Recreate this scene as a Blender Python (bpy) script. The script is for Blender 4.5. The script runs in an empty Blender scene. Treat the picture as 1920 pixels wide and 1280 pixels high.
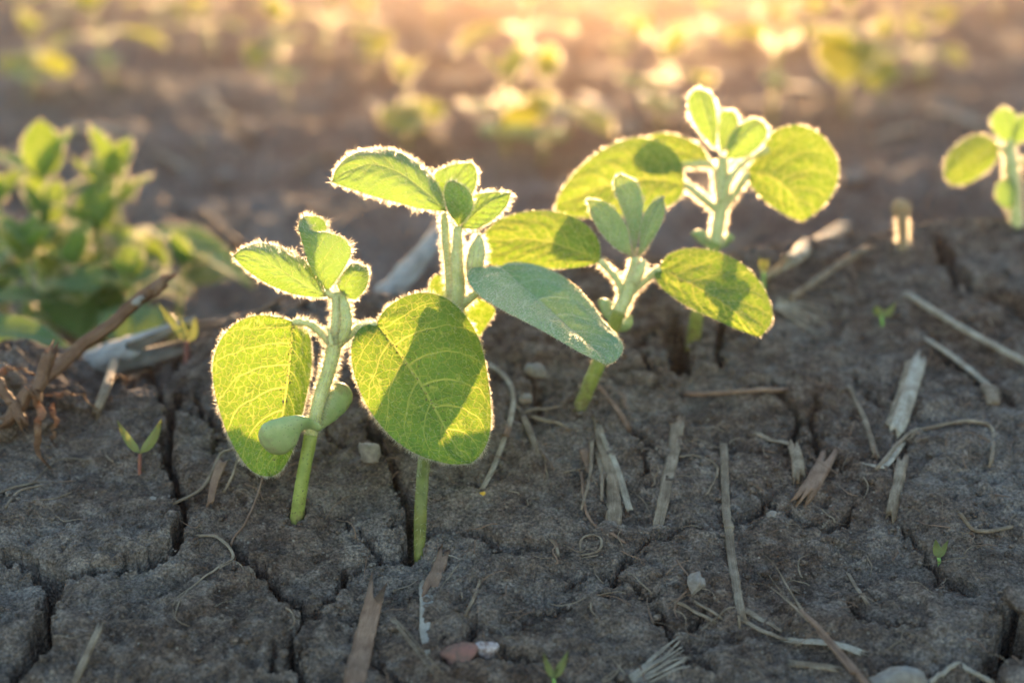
import bpy, math, random
import numpy as np
from mathutils import Vector

random.seed(7)
rng = np.random.default_rng(7)
R = math.radians
scene = bpy.context.scene
COL = scene.collection

# ------------------------------------------------------------------ camera
CAM_H = 0.174
PITCH = R(17.0)
LENS = 50.0
FPX = 1920 * LENS / 36.0
cam_d = bpy.data.cameras.new('camera')
cam_d.lens = LENS
cam_d.sensor_width = 36.0
cam_d.clip_start = 0.01
cam_d.clip_end = 500.0
cam_d.dof.use_dof = True
cam_d.dof.focus_distance = 0.407
cam_d.dof.aperture_fstop = 6.4
cam = bpy.data.objects.new('camera', cam_d)
cam.location = (0, 0, CAM_H)
cam.rotation_euler = (R(90) - PITCH, 0, 0)
COL.objects.link(cam)
scene.camera = cam

# ------------------------------------------------------------------ world, sun, exposure
SUN_EL, SUN_AZ = R(4.6), R(3.0)          # low sun just above the frame, a little right of the middle
w = bpy.data.worlds.new('World')
scene.world = w
w.use_nodes = True
wn = w.node_tree
for n in list(wn.nodes):
    wn.nodes.remove(n)
sky = wn.nodes.new('ShaderNodeTexSky')
sky.sky_type = 'NISHITA'
sky.sun_disc = False
sky.sun_elevation = SUN_EL
sky.sun_rotation = SUN_AZ
sky.air_density = 1.0
sky.dust_density = 0.6
sky.ozone_density = 1.25
bg = wn.nodes.new('ShaderNodeBackground')
bg.inputs['Strength'].default_value = 0.15
wo = wn.nodes.new('ShaderNodeOutputWorld')
wn.links.new(sky.outputs[0], bg.inputs['Color'])
wn.links.new(bg.outputs[0], wo.inputs['Surface'])

sun_d = bpy.data.lights.new('sun', 'SUN')
sun_d.energy = 2.0
sun_d.angle = R(0.8)
sun_d.color = (1.0, 0.62, 0.31)
sun = bpy.data.objects.new('sun', sun_d)
sdir = Vector((math.sin(SUN_AZ) * math.cos(SUN_EL), math.cos(SUN_AZ) * math.cos(SUN_EL), math.sin(SUN_EL)))
sun.rotation_euler = (-sdir).to_track_quat('-Z', 'Y').to_euler()
sun.location = (0, 3, 2)
COL.objects.link(sun)

scene.view_settings.view_transform = 'Standard'
scene.view_settings.look = 'None'
scene.view_settings.gamma = 1.0
scene.view_settings.exposure = 2.65
scene.view_settings.use_curve_mapping = False
scene.cycles.use_denoising = True
scene.cycles.use_adaptive_sampling = True
scene.cycles.adaptive_threshold = 0.02
scene.cycles.max_bounces = 7
scene.cycles.diffuse_bounces = 3
scene.cycles.transmission_bounces = 6
scene.cycles.volume_bounces = 0
scene.cycles.transparent_max_bounces = 12

# ------------------------------------------------------------------ picture geometry -> place geometry
CP, SP = math.cos(PITCH), math.sin(PITCH)

def pix(px, py, zc):
    """point seen at photo pixel (px, py), zc metres along the camera axis"""
    u = (px - 960) / FPX
    v = (640 - py) / FPX
    return np.array([zc * u, zc * (CP + v * SP), CAM_H + zc * (-SP + v * CP)])

# ------------------------------------------------------------------ noise
def _hash(ix, iy, seed):
    h = (ix * 374761393 + iy * 668265263 + seed * 974711) & 0xFFFFFFFF
    h = ((h ^ (h >> 13)) * 1274126177) & 0xFFFFFFFF
    h = h ^ (h >> 16)
    return h

def gnoise(x, y, seed=0):
    x = np.asarray(x, float); y = np.asarray(y, float)
    ix = np.floor(x).astype(np.int64); iy = np.floor(y).astype(np.int64)
    fx = x - ix; fy = y - iy
    ux = fx * fx * fx * (fx * (fx * 6 - 15) + 10)
    uy = fy * fy * fy * (fy * (fy * 6 - 15) + 10)
    def g(dx, dy):
        a = _hash(ix + dx, iy + dy, seed) * (2 * math.pi / 4294967296.0)
        return np.cos(a) * (fx - dx) + np.sin(a) * (fy - dy)
    n00, n10, n01, n11 = g(0, 0), g(1, 0), g(0, 1), g(1, 1)
    a = n00 + ux * (n10 - n00)
    b = n01 + ux * (n11 - n01)
    return (a + uy * (b - a)) * 1.5

def fbm(x, y, seed, octv=3, gain=0.5, lac=2.03):
    s = 0; a = 1.0
    for i in range(octv):
        s = s + a * gnoise(x, y, seed + i * 17)
        x = x * lac + 3.1; y = y * lac + 1.7; a *= gain
    return s

def worley(x, y, seed):
    """distance to the nearest jittered cell point"""
    ix = np.floor(x).astype(np.int64); iy = np.floor(y).astype(np.int64)
    best = np.full(np.shape(x), 9.0)
    for dx in (-1, 0, 1):
        for dy in (-1, 0, 1):
            cx = ix + dx; cy = iy + dy
            jx = _hash(cx, cy, seed) / 4294967296.0; jy = _hash(cx, cy, seed + 5) / 4294967296.0
            best = np.minimum(best, (cx + jx - x) ** 2 + (cy + jy - y) ** 2)
    return np.sqrt(best)

def sstep(e0, e1, x):
    t = np.clip((x - e0) / (e1 - e0), 0, 1)
    return t * t * (3 - 2 * t)

# ------------------------------------------------------------------ terrain height
FIELD_Z = -0.032

def ground_base(x, y):
    xs = np.clip(x, -0.35, 0.6)
    yc = 0.53 + 0.26 * xs
    zcrest = 0.25 * (yc - 0.386)
    t = (y - yc) * 0.968
    front = zcrest + 0.258 * t
    front = np.where(y < 0.30, front + 0.6 * (0.30 - y) * 0.25, front)
    front = np.maximum(front, -0.05)
    soft = 0.010
    k = np.clip(t / soft, -30, 30)
    back = FIELD_Z + (zcrest - FIELD_Z) * np.exp(-(np.maximum(t, 0) / 0.055) ** 1.6)
    row = 0.014 * (np.cos((t - 0.42) / 0.40 * 2 * math.pi) - 0.3) * sstep(0.12, 0.3, t)
    b = 1 / (1 + np.exp(-k))
    return front * (1 - b) + (back + row) * b

def ground_mid(x, y):
    x = np.asarray(x, float); y = np.asarray(y, float)
    z = ground_base(x, y)
    z = z + 0.0040 * fbm(x / 0.050, y / 0.050, 11, 2)
    z = z + 0.0019 * fbm(x / 0.016, y / 0.016, 23, 3, 0.42)
    far = sstep(0.60, 0.9, y)
    lump = 0.5 - np.abs(gnoise(x / 0.11, y / 0.11, 41))
    z = z + far * 0.022 * (lump - 0.25) + far * 0.008 * fbm(x / 0.03, y / 0.03, 47, 2)
    wl = worley(x / 0.055 + 0.3 * gnoise(x / 0.02, y / 0.02, 43), y / 0.055, 45)
    z = z + far * 0.020 * np.maximum(0.42 - wl, 0) * (1 + gnoise(x / 0.2, y / 0.2, 49))
    z = z - 0.020 * np.exp(-((x + 0.140) / 0.020) ** 2) * sstep(0.445, 0.480, y) * (1 - sstep(0.56, 0.66, y))
    for bx, by in ((-0.0635, 0.386), (0.0245, 0.448)):
        rr = np.hypot(x - bx, y - by)
        z = z + 0.0022 * np.exp(-((rr - 0.004) / 0.0035) ** 2)
    # crusty mound at the left end of the crest
    d2 = ((x + 0.178) / 0.030) ** 2 + ((y - 0.462) / 0.022) ** 2
    z = z + 0.008 * np.exp(-d2) * (1 + 0.8 * gnoise(x / 0.008, y / 0.008, 5))
    return z

def hit(px, py):
    """where the ray through photo pixel meets the soil"""
    zs = np.concatenate([np.arange(0.24, 1.0, 0.0015), np.arange(1.0, 8, 0.01)])
    u = (px - 960) / FPX; v = (640 - py) / FPX
    X = zs * u; Y = zs * (CP + v * SP); Z = CAM_H + zs * (-SP + v * CP)
    G = ground_mid(X, Y)
    i = int(np.argmax(Z < G))
    if i == 0:
        i = len(zs) - 1
    a = (Z - G)[i - 1]; b = (Z - G)[i]
    f = a / (a - b) if a != b else 0
    zc = zs[i - 1] + f * (zs[i] - zs[i - 1])
    return pix(px, py, zc), zc

# cracks: polylines in photo pixels -> ground plan, with width and depth in metres
CRACKS = [
    ([(-60, 1035), (0, 1040), (40, 1046), (72, 1066), (100, 1086), (135, 1077), (190, 1069), (240, 1059), (285, 1040), (322, 1014), (340, 985), (345, 945), (330, 910), (318, 868), (309, 830), (318, 790), (326, 758), (345, 732), (372, 724)], .0037, .022),
    ([(100, 1086), (97, 1120), (82, 1160), (76, 1200), (52, 1240), (15, 1290)], .0048, .022),
    ([(425, 1020), (445, 1033), (470, 1052), (500, 1078), (522, 1110), (560, 1136), (585, 1146), (610, 1128), (640, 1106), (648, 1072), (682, 1060), (722, 1046), (768, 1040)], .0026, .012),
    ([(585, 1146), (560, 1165), (541, 1190), (556, 1232), (577, 1290)], .0030, .012),
    ([(690, 790), (705, 815), (725, 850), (745, 895), (763, 930), (773, 968), (778, 1000), (781, 1045)], .0040, .016),
    ([(768, 960), (776, 1000), (782, 1040)], .0070, .020),
    ([(782, 1000), (815, 988), (850, 984), (900, 999), (938, 1020), (988, 1024), (1015, 1035)], .0034, .012),
    ([(1062, 1104), (1082, 1082), (1110, 1068), (1150, 1088), (1200, 1105), (1235, 1118)], .0018, .008),
    ([(1155, 1086), (1170, 1058), (1192, 1030), (1240, 1002), (1292, 984), (1330, 990)], .0018, .008),
    ([(935, 1184), (980, 1176), (1030, 1146), (1072, 1126)], .0024, .009),
    ([(828, 1238), (860, 1222), (920, 1230), (945, 1222)], .0024, .010),
    ([(700, 1245), (730, 1262), (770, 1280)], .0020, .010),
    ([(1375, 895), (1412, 915), (1440, 940), (1500, 975), (1540, 986), (1580, 985), (1604, 948)], .0026, .010),
    ([(1222, 1132), (1250, 1180), (1282, 1220), (1345, 1262)], .0022, .010),
    ([(1355, 590), (1345, 640), (1352, 690)], .0030, .012),
    ([(1265, 600), (1275, 650), (1282, 695)], .0090, .016),
    ([(1080, 712), (1130, 706), (1180, 690), (1235, 686)], .0034, .012),
    ([(1755, 440), (1785, 495), (1830, 545), (1930, 590)], .0080, .016),
    ([(1690, 985), (1725, 1030), (1765, 1085), (1840, 1110)], .0022, .008),
    ([(1925, 1110), (1895, 1150), (1900, 1200), (1862, 1240), (1838, 1290)], .0070, .018),
    ([(1530, 735), (1520, 790), (1530, 840), (1565, 872), (1650, 862), (1700, 835)], .0026, .010),
    ([(250, 640), (262, 690), (300, 740), (322, 765)], .0030, .010),
    ([(980, 690), (1010, 730), (1000, 790)], .0022, .007),
    ([(1170, 780), (1215, 830), (1205, 900)], .0018, .006),
    ([(1600, 1130), (1650, 1165), (1740, 1170)], .0018, .006),
    ([(1420, 700), (1470, 735), (1500, 790), (1480, 850)], .0020, .008),
    ([(1600, 700), (1650, 760), (1740, 790)], .0022, .008),
    ([(1740, 620), (1800, 690), (1900, 760)], .0026, .009),
    ([(360, 730), (400, 790), (405, 850)], .0018, .007),
    ([(630, 960), (680, 1000), (720, 1046)], .0014, .006),
]

_kr = np.random.default_rng(12)
for _i in range(22):
    _main = CRACKS[int(_kr.integers(0, 22))][0]
    _p = np.array(_main[int(_kr.integers(1, len(_main)))], float)
    _a = _kr.uniform(0, 6.28); _pl = [tuple(_p)]
    for _j in range(int(_kr.integers(3, 6))):
        _a += _kr.normal(0, .55)
        _p = _p + np.array([math.cos(_a), math.sin(_a) * .6]) * _kr.uniform(22, 48)
        _pl.append((float(_p[0]), float(np.clip(_p[1], 560, 1330))))
    CRACKS.append((_pl, float(_kr.uniform(.0011, .0019)), float(_kr.uniform(.004, .008))))

def crack_plan():
    out = []
    for pts, wd, dp in CRACKS:
        p = [hit(px, py)[0][:2] for px, py in pts]
        out.append((np.array(p), wd, dp))
    return out

def carve(x, y, z):
    wx = x + 0.0016 * fbm(x / 0.006, y / 0.006, 71, 4, 0.6)
    wy = y + 0.0016 * fbm(x / 0.006, y / 0.006, 91, 4, 0.6)
    wvar = 1 + 0.55 * gnoise(x / 0.012, y / 0.012, 55) + 0.35 * gnoise(x / 0.0025, y / 0.0025, 57)
    depth = np.zeros_like(z); sh = np.zeros_like(z)
    for P, wd, dp in crack_plan():
        n = len(P)
        for i in range(n - 1):
            a, b = P[i], P[i + 1]
            m = 0.018
            k = (wx > min(a[0], b[0]) - m) & (wx < max(a[0], b[0]) + m) & (wy > min(a[1], b[1]) - m) & (wy < max(a[1], b[1]) + m)
            idx = np.nonzero(k)
            if len(idx[0]) == 0:
                continue
            qx, qy = wx[idx], wy[idx]
            d = b - a
            L2 = max(d @ d, 1e-12)
            t = np.clip(((qx - a[0]) * d[0] + (qy - a[1]) * d[1]) / L2, 0, 1)
            dist = np.hypot(qx - a[0] - t * d[0], qy - a[1] - t * d[1])
            f = (i + t) / (n - 1)
            taper = np.clip(np.minimum(f, 1 - f) * 6 + 0.45, 0, 1)
            ax = abs(d[0]) / math.sqrt(L2)
            hw = 0.5 * wd * (0.95 + 0.25 * ax * ax) * taper * wvar[idx]
            c = dp * taper * (1 - sstep(hw * 0.75, hw + 0.0003, dist))
            depth[idx] = np.maximum(depth[idx], c)
            s = 0.0009 * np.exp(-np.maximum(dist - hw, 0) / 0.0016) * taper
            sh[idx] = np.maximum(sh[idx], s)
    return z - depth - sh, depth

# ------------------------------------------------------------------ mesh helpers
def new_mesh(name, verts, faces, smooth=True):
    me = bpy.data.meshes.new(name)
    verts = np.asarray(verts, np.float32)
    if isinstance(faces, np.ndarray):
        k = faces.shape[1]
        loops = faces.astype(np.int32).ravel()
        starts = np.arange(0, len(loops), k, dtype=np.int32)
        totals = np.full(len(faces), k, np.int32)
    else:
        loops = np.array([i for f in faces for i in f], np.int32)
        totals = np.array([len(f) for f in faces], np.int32)
        starts = np.concatenate([[0], np.cumsum(totals)[:-1]]).astype(np.int32)
    me.vertices.add(len(verts)); me.vertices.foreach_set('co', verts.ravel())
    me.loops.add(len(loops)); me.loops.foreach_set('vertex_index', loops)
    me.polygons.add(len(totals))
    me.polygons.foreach_set('loop_start', starts)
    me.polygons.foreach_set('loop_total', totals)
    if smooth:
        me.polygons.foreach_set('use_smooth', np.ones(len(totals), bool))
    me.update(calc_edges=True)
    me.validate()
    return me

def put(name, verts, faces, mat, parent=None, origin=None, smooth=True, attrs=None, kind=None):
    """one mesh object; verts in world space are stored relative to origin (the thing's base)"""
    o0 = np.zeros(3) if origin is None else np.asarray(origin, float)
    me = new_mesh(name, np.asarray(verts) - o0, faces, smooth)
    me.materials.append(MAT[mat])
    if attrs:
        for an, (typ, data) in attrs.items():
            at = me.attributes.new(an, typ, 'POINT')
            at.data.foreach_set('vector' if typ == 'FLOAT_VECTOR' else 'value', np.asarray(data, np.float32).ravel())
    ob = bpy.data.objects.new(name, me)
    COL.objects.link(ob)
    if parent is not None:
        ob.parent = parent
    else:
        ob.location = o0
    if kind:
        ob['kind'] = kind
    return ob

def tag(o, label, cat, group=None):
    o['label'] = label; o['category'] = cat
    if group:
        o['group'] = group
    return o

def thing(name, label, cat, loc, group=None):
    o = bpy.data.objects.new(name, None)
    o.empty_display_size = 0.01
    o.location = loc
    COL.objects.link(o)
    return tag(o, label, cat, group)

def catmull(P, n):
    """n points along a smooth curve through P, even in arc length"""
    P = np.asarray(P, float)
    if len(P) == 2:
        t = np.linspace(0, 1, n)[:, None]
        return P[0] * (1 - t) + P[1] * t
    Q = np.vstack([2 * P[0] - P[1], P, 2 * P[-1] - P[-2]])
    out = []
    for i in range(1, len(Q) - 2):
        p0, p1, p2, p3 = Q[i - 1], Q[i], Q[i + 1], Q[i + 2]
        t = np.linspace(0, 1, 16, endpoint=False)[:, None]
        out.append(0.5 * ((2 * p1) + (-p0 + p2) * t + (2 * p0 - 5 * p1 + 4 * p2 - p3) * t ** 2 + (-p0 + 3 * p1 - 3 * p2 + p3) * t ** 3))
    out.append(P[-1][None])
    C = np.vstack(out)
    s = np.concatenate([[0], np.cumsum(np.linalg.norm(np.diff(C[:, :3], axis=0), axis=1))])
    q = np.linspace(0, s[-1], n)
    return np.stack([np.interp(q, s, C[:, k]) for k in range(C.shape[1])], 1)

def norm(v):
    return v / np.maximum(np.linalg.norm(v, axis=-1, keepdims=True), 1e-12)

def tube(C, rad, seg=12, flat=1.0, up=(0, -0.25, 1), jag=0.0, rough=0.0, cap=True, twist=0.0, ridge=0.0):
    """tapered tube along the points C; flat<1 presses it along 'up'"""
    C = np.asarray(C, float); n = len(C)
    rad = np.interp(np.linspace(0, 1, n), np.linspace(0, 1, len(rad)), rad) if np.ndim(rad) else np.full(n, rad)
    T = norm(np.gradient(C, axis=0))
    up = np.asarray(up, float)
    A = norm(np.cross(T, np.tile(up, (n, 1))))
    B = norm(np.cross(A, T))
    if twist:
        an = np.linspace(0, twist, n)[:, None]
        A, B = A * np.cos(an) + B * np.sin(an), B * np.cos(an) - A * np.sin(an)
    th = np.linspace(0, 2 * math.pi, seg, endpoint=False)
    V = []
    rr = rng.random((n, seg))
    prof = 1 + ridge * 2.2 * rng.normal(size=seg)
    for i in range(n):
        r = rad[i] * prof * (1 + rough * (rr[i] - 0.5))
        ring = C[i] + A[i] * (np.cos(th) * r)[:, None] + B[i] * (np.sin(th) * r * flat)[:, None]
        if jag and i in (0, n - 1):
            ring = ring + T[i] * ((rng.random(seg) ** 2.2 - 0.15) * jag * 1.6 * (-1 if i == 0 else 1))[:, None]
        V.append(ring)
    V = np.vstack(V)
    F = []
    for i in range(n - 1):
        for j in range(seg):
            a = i * seg + j; b = i * seg + (j + 1) % seg
            F.append((a, b, b + seg, a + seg))
    if cap:
        V = np.vstack([V, C[0] , C[-1]])
        k0, k1 = n * seg, n * seg + 1
        for j in range(seg):
            F.append((k0, (j + 1) % seg, j))
            F.append((k1, (n - 1) * seg + j, (n - 1) * seg + (j + 1) % seg))
    return V, F

def hair_mesh(P, D, L, wd):
    """thin tapered bent ribbons: roots P, directions D, lengths L"""
    n = len(P)
    D = norm(D)
    rv = norm(np.cross(D, rng.normal(size=(n, 3))))
    bend = norm(np.cross(D, rv) * rng.normal(size=(n, 1)) + rv * rng.normal(size=(n, 1)) + np.array([0, 0, -0.3]))
    L = np.asarray(L)[:, None]
    wd = np.broadcast_to(np.asarray(wd, float), (n,))[:, None]
    a = P - rv * wd * 0.5; b = P + rv * wd * 0.5
    m = P + D * L * 0.55 + bend * L * 0.05
    c = m - rv * wd * 0.34; d = m + rv * wd * 0.34
    e = P + D * L + bend * L * 0.2
    V = np.stack([a, b, c, d, e], 1).reshape(-1, 3)
    k = np.arange(n)[:, None] * 5
    F = np.concatenate([k + np.array([[0, 1, 3]]), k + np.array([[0, 3, 2]]), k + np.array([[2, 3, 4]])])
    return V, F

# ------------------------------------------------------------------ materials
MAT = {}

class NT:
    def __init__(s, name):
        s.m = bpy.data.materials.new(name); s.m.use_nodes = True
        s.t = s.m.node_tree
        for n in list(s.t.nodes):
            s.t.nodes.remove(n)
        s.out = s.n('ShaderNodeOutputMaterial')
        MAT[name] = s.m
    def n(s, typ, **kw):
        nd = s.t.nodes.new(typ)
        for k, v in kw.items():
            if k.startswith('i_'):
                key = k[2:]
                nd.inputs[int(key) if key.isdigit() else key].default_value = v
            else:
                setattr(nd, k, v)
        return nd
    def l(s, a, b):
        s.t.links.new(a, b)
    def math(s, op, a, b=None, c=None):
        nd = s.n('ShaderNodeMath', operation=op)
        for i, v in enumerate((a, b, c)):
            if v is None:
                continue
            if isinstance(v, (int, float)):
                nd.inputs[i].default_value = v
            else:
                s.l(v, nd.inputs[i])
        return nd.outputs[0]
    def mix(s, fac, a, b):
        nd = s.n('ShaderNodeMix', data_type='RGBA')
        for sock, v in ((nd.inputs[0], fac), (nd.inputs[6], a), (nd.inputs[7], b)):
            if isinstance(v, (int, float)):
                sock.default_value = v
            elif isinstance(v, tuple):
                sock.default_value = (*v, 1)
            else:
                s.l(v, sock)
        return nd.outputs[2]
    def ramp(s, fac, stops):
        nd = s.n('ShaderNodeValToRGB')
        el = nd.color_ramp.elements
        while len(el) < len(stops):
            el.new(0.5)
        for e, (p, c) in zip(el, stops):
            e.position = p; e.color = (*c, 1)
        s.l(fac, nd.inputs[0])
        return nd.outputs[0]

def noise_node(t, vec, scale, detail=4, rough=0.55):
    n = t.n('ShaderNodeTexNoise', i_Scale=scale, i_Detail=detail, i_Roughness=rough)
    t.l(vec, n.inputs['Vector'])
    return n

def soil_mat(name, tint=(1, 1, 1)):
    t = NT(name)
    geo = t.n('ShaderNodeNewGeometry')
    pos = geo.outputs['Position']
    big = noise_node(t, pos, 18, 3)
    mid = noise_node(t, pos, 160, 4, 0.6)
    fin = noise_node(t, pos, 1050, 4, 0.65)
    c1 = t.ramp(big.outputs[0], [(0.36, (0.115, 0.076, 0.060)), (0.50, (0.160, 0.126, 0.110)), (0.64, (0.245, 0.218, 0.205))])
    c2 = t.ramp(mid.outputs[0], [(0.34, (0.036, 0.026, 0.021)), (0.5, (0.150, 0.115, 0.097)), (0.66, (0.32, 0.272, 0.240))])
    c = t.mix(0.5, c1, c2)
    grain = t.ramp(fin.outputs[0], [(0.34, (0.34, 0.33, 0.32)), (0.5, (1, 1, 1)), (0.66, (1.9, 1.86, 1.80))])
    mul = t.n('ShaderNodeMix', data_type='RGBA', blend_type='MULTIPLY')
    mul.inputs[0].default_value = 0.8
    t.l(c, mul.inputs[6]); t.l(grain, mul.inputs[7])
    # pale mineral grains
    vo = t.n('ShaderNodeTexVoronoi', i_Scale=900.0)
    t.l(pos, vo.inputs['Vector'])
    sep = t.n('ShaderNodeSeparateColor'); t.l(vo.outputs['Color'], sep.inputs[0])
    pick = t.math('GREATER_THAN', sep.outputs[0], 0.90)
    near = t.math('LESS_THAN', vo.outputs['Distance'], 0.36)
    spark = t.math('MULTIPLY', pick, near)
    col = t.mix(t.math('MULTIPLY', spark, t.math('MULTIPLY', sep.outputs[1], 0.9)), mul.outputs[2], (0.33, 0.29, 0.25))
    p = t.n('ShaderNodeBsdfPrincipled', i_Roughness=0.92)
    p.inputs['Specular IOR Level'].default_value = 0.25
    t.l(col, p.inputs['Base Color'])
    h1 = noise_node(t, pos, 340, 7, 0.70)
    vb = t.n('ShaderNodeTexVoronoi', i_Scale=1100.0); t.l(pos, vb.inputs['Vector'])
    hh = t.math('ADD', h1.outputs[0], t.math('MULTIPLY', vb.outputs['Distance'], -0.45))
    bp = t.n('ShaderNodeBump', i_Strength=1.0, i_Distance=0.0032)
    t.l(hh, bp.inputs['Height']); t.l(bp.outputs[0], p.inputs['Normal'])
    t.l(p.outputs[0], t.out.inputs['Surface'])

soil_mat('soil')

def leaf_mat(name, front, back, trans, veincol, vtrans, tmix=0.5, lateral=7.0, shift=0.30, net=1.0, vein=1.0, cell=420.0):
    """front/back: reflected colours of the two faces; trans: light let through; veins from leaf coordinates (s along, w across)"""
    t = NT(name)
    at = t.n('ShaderNodeAttribute', attribute_name='leafco')
    sp = t.n('ShaderNodeSeparateXYZ'); t.l(at.outputs['Vector'], sp.inputs[0])
    s, wv, mm = sp.outputs[0], sp.outputs[1], sp.outputs[2]
    tc = t.n('ShaderNodeTexCoord').outputs['Object']
    wob = noise_node(t, tc, 130, 2)
    wb = t.math('MULTIPLY', t.math('SUBTRACT', wob.outputs[0], 0.5), 0.10)
    aw = t.math('ABSOLUTE', wv)
    side = t.math('MULTIPLY', t.math('GREATER_THAN', wv, 0.0), 0.035)
    q = t.math('SUBTRACT', t.math('SUBTRACT', s, t.math('MULTIPLY', t.math('POWER', aw, 1.25), shift)), side)
    q = t.math('ADD', q, t.math('MULTIPLY', wb, aw))
    fr = t.math('ABSOLUTE', t.math('SUBTRACT', t.math('FRACT', t.math('ADD', t.math('MULTIPLY', q, lateral), 0.5)), 0.5))
    wid = t.math('ADD', t.math('MULTIPLY', t.math('SUBTRACT', 1.0, aw), 0.050), 0.030)
    lat = t.n('ShaderNodeMapRange', interpolation_type='SMOOTHSTEP'); lat.inputs[1].default_value = 0.3; lat.inputs[2].default_value = 1.0
    lat.inputs[3].default_value = 1.0; lat.inputs[4].default_value = 0.0
    t.l(t.math('DIVIDE', fr, wid), lat.inputs[0])
    ok = t.math('GREATER_THAN', q, -0.06)
    latv = t.math('MULTIPLY', lat.outputs[0], ok)
    mid = t.n('ShaderNodeMapRange', interpolation_type='SMOOTHSTEP'); mid.inputs[1].default_value = 0.010; mid.inputs[2].default_value = 0.032
    mid.inputs[3].default_value = 1.0; mid.inputs[4].default_value = 0.0
    t.l(t.math('MULTIPLY', aw, t.math('ADD', 0.55, t.math('MULTIPLY', s, 0.6))), mid.inputs[0])
    dis = t.n('ShaderNodeVectorMath', operation='ADD')
    wob2 = noise_node(t, tc, 500, 2)
    sc = t.n('ShaderNodeVectorMath', operation='SCALE'); sc.inputs['Scale'].default_value = 0.0012
    t.l(wob2.outputs['Color'], sc.inputs[0]); t.l(tc, dis.inputs[0]); t.l(sc.outputs[0], dis.inputs[1])
    def netv(scale, th):
        vo = t.n('ShaderNodeTexVoronoi', feature='DISTANCE_TO_EDGE', i_Scale=scale)
        t.l(dis.outputs[0], vo.inputs['Vector'])
        mr = t.n('ShaderNodeMapRange', interpolation_type='SMOOTHSTEP'); mr.inputs[1].default_value = 0.0; mr.inputs[2].default_value = th
        mr.inputs[3].default_value = 1.0; mr.inputs[4].default_value = 0.0
        t.l(vo.outputs['Distance'], mr.inputs[0])
        return mr.outputs[0]
    n1 = t.math('MULTIPLY', netv(cell, 0.10), 0.75 * net)
    n2 = t.math('MULTIPLY', netv(cell * 2.6, 0.12), 0.32 * net)
    vv = t.math('MAXIMUM', t.math('MAXIMUM', latv, mid.outputs[0]), t.math('MAXIMUM', n1, n2))
    vv = t.math('MULTIPLY', vv, vein)
    blot = noise_node(t, tc, 70, 4)
    blo = t.ramp(blot.outputs[0], [(0.3, (0.82, 0.86, 0.8)), (0.7, (1.12, 1.08, 1.1))])
    g = t.n('ShaderNodeNewGeometry')
    face = t.mix(g.outputs['Backfacing'], front, back)
    m1 = t.n('ShaderNodeMix', data_type='RGBA', blend_type='MULTIPLY'); m1.inputs[0].default_value = 1.0
    t.l(face, m1.inputs[6]); t.l(blo, m1.inputs[7])
    dcol = t.mix(t.math('MULTIPLY', vv, 0.55), m1.outputs[2], veincol)
    du = noise_node(t, tc, 650, 3, 0.7)
    dk = t.n('ShaderNodeMapRange'); dk.inputs[1].default_value = 0.66; dk.inputs[2].default_value = 0.72
    t.l(du.outputs[0], dk.inputs[0])
    dcol = t.mix(t.math('MULTIPLY', dk.outputs[0], 0.6), dcol, (0.13, 0.10, 0.06))
    m2 = t.n('ShaderNodeMix', data_type='RGBA', blend_type='MULTIPLY'); m2.inputs[0].default_value = 1.0
    m2.inputs[6].default_value = (*trans, 1); t.l(blo, m2.inputs[7])
    tcol = t.mix(vv, m2.outputs[2], vtrans)
    tcol = t.mix(t.math('MULTIPLY', dk.outputs[0], 0.5), tcol, (0.10, 0.08, 0.02))
    p = t.n('ShaderNodeBsdfPrincipled', i_Roughness=0.55)
    p.inputs['Specular IOR Level'].default_value = 0.35
    p.inputs['Sheen Weight'].default_value = 0.08
    p.inputs['Sheen Roughness'].default_value = 0.5
    t.l(dcol, p.inputs['Base Color'])
    tr = t.n('ShaderNodeBsdfTranslucent'); t.l(tcol, tr.inputs['Color'])
    bp = t.n('ShaderNodeBump', i_Strength=0.55, i_Distance=0.0006)
    bl2 = noise_node(t, tc, 320, 3)
    t.l(t.math('ADD', vv, t.math('MULTIPLY', bl2.outputs[0], 0.5)), bp.inputs['Height'])
    t.l(bp.outputs[0], p.inputs['Normal']); t.l(bp.outputs[0], tr.inputs['Normal'])
    mx = t.n('ShaderNodeMixShader'); mx.inputs[0].default_value = tmix
    t.l(p.outputs[0], mx.inputs[1]); t.l(tr.outputs[0], mx.inputs[2])
    t.l(mx.outputs[0], t.out.inputs['Surface'])

leaf_mat('leaf', (0.085, 0.235, 0.055), (0.10, 0.25, 0.065), (0.235, 0.375, 0.008), (0.24, 0.36, 0.11), (0.60, 0.63, 0.12), tmix=0.55)
leaf_mat('pale_leaflet', (0.30, 0.43, 0.24), (0.30, 0.43, 0.24), (0.33, 0.44, 0.05), (0.42, 0.52, 0.33), (0.5, 0.55, 0.2), tmix=0.42, lateral=9, net=0.25, vein=0.9)
leaf_mat('deep_leaf', (0.075, 0.20, 0.075), (0.085, 0.21, 0.09), (0.25, 0.34, 0.024), (0.20, 0.30, 0.12), (0.45, 0.5, 0.14), tmix=0.48, net=0.3, vein=0.6)  # darker leaf copy, passes less sun: shade on left seedlings put into colour
leaf_mat('grey_leaf', (0.19, 0.33, 0.15), (0.19, 0.33, 0.15), (0.26, 0.38, 0.05), (0.42, 0.53, 0.36), (0.4, 0.5, 0.2), tmix=0.24, net=0.7, vein=1.0)
leaf_mat('leaflet', (0.23, 0.35, 0.17), (0.24, 0.36, 0.19), (0.27, 0.43, 0.035), (0.30, 0.40, 0.17), (0.50, 0.60, 0.17), tmix=0.55, lateral=8, net=0.25, vein=0.7)
leaf_mat('far_leaf', (0.085, 0.20, 0.06), (0.10, 0.22, 0.08), (0.42, 0.42, 0.030), (0.25, 0.33, 0.12), (0.70, 0.70, 0.2), tmix=0.5, net=0.3, vein=0.6)

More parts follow.
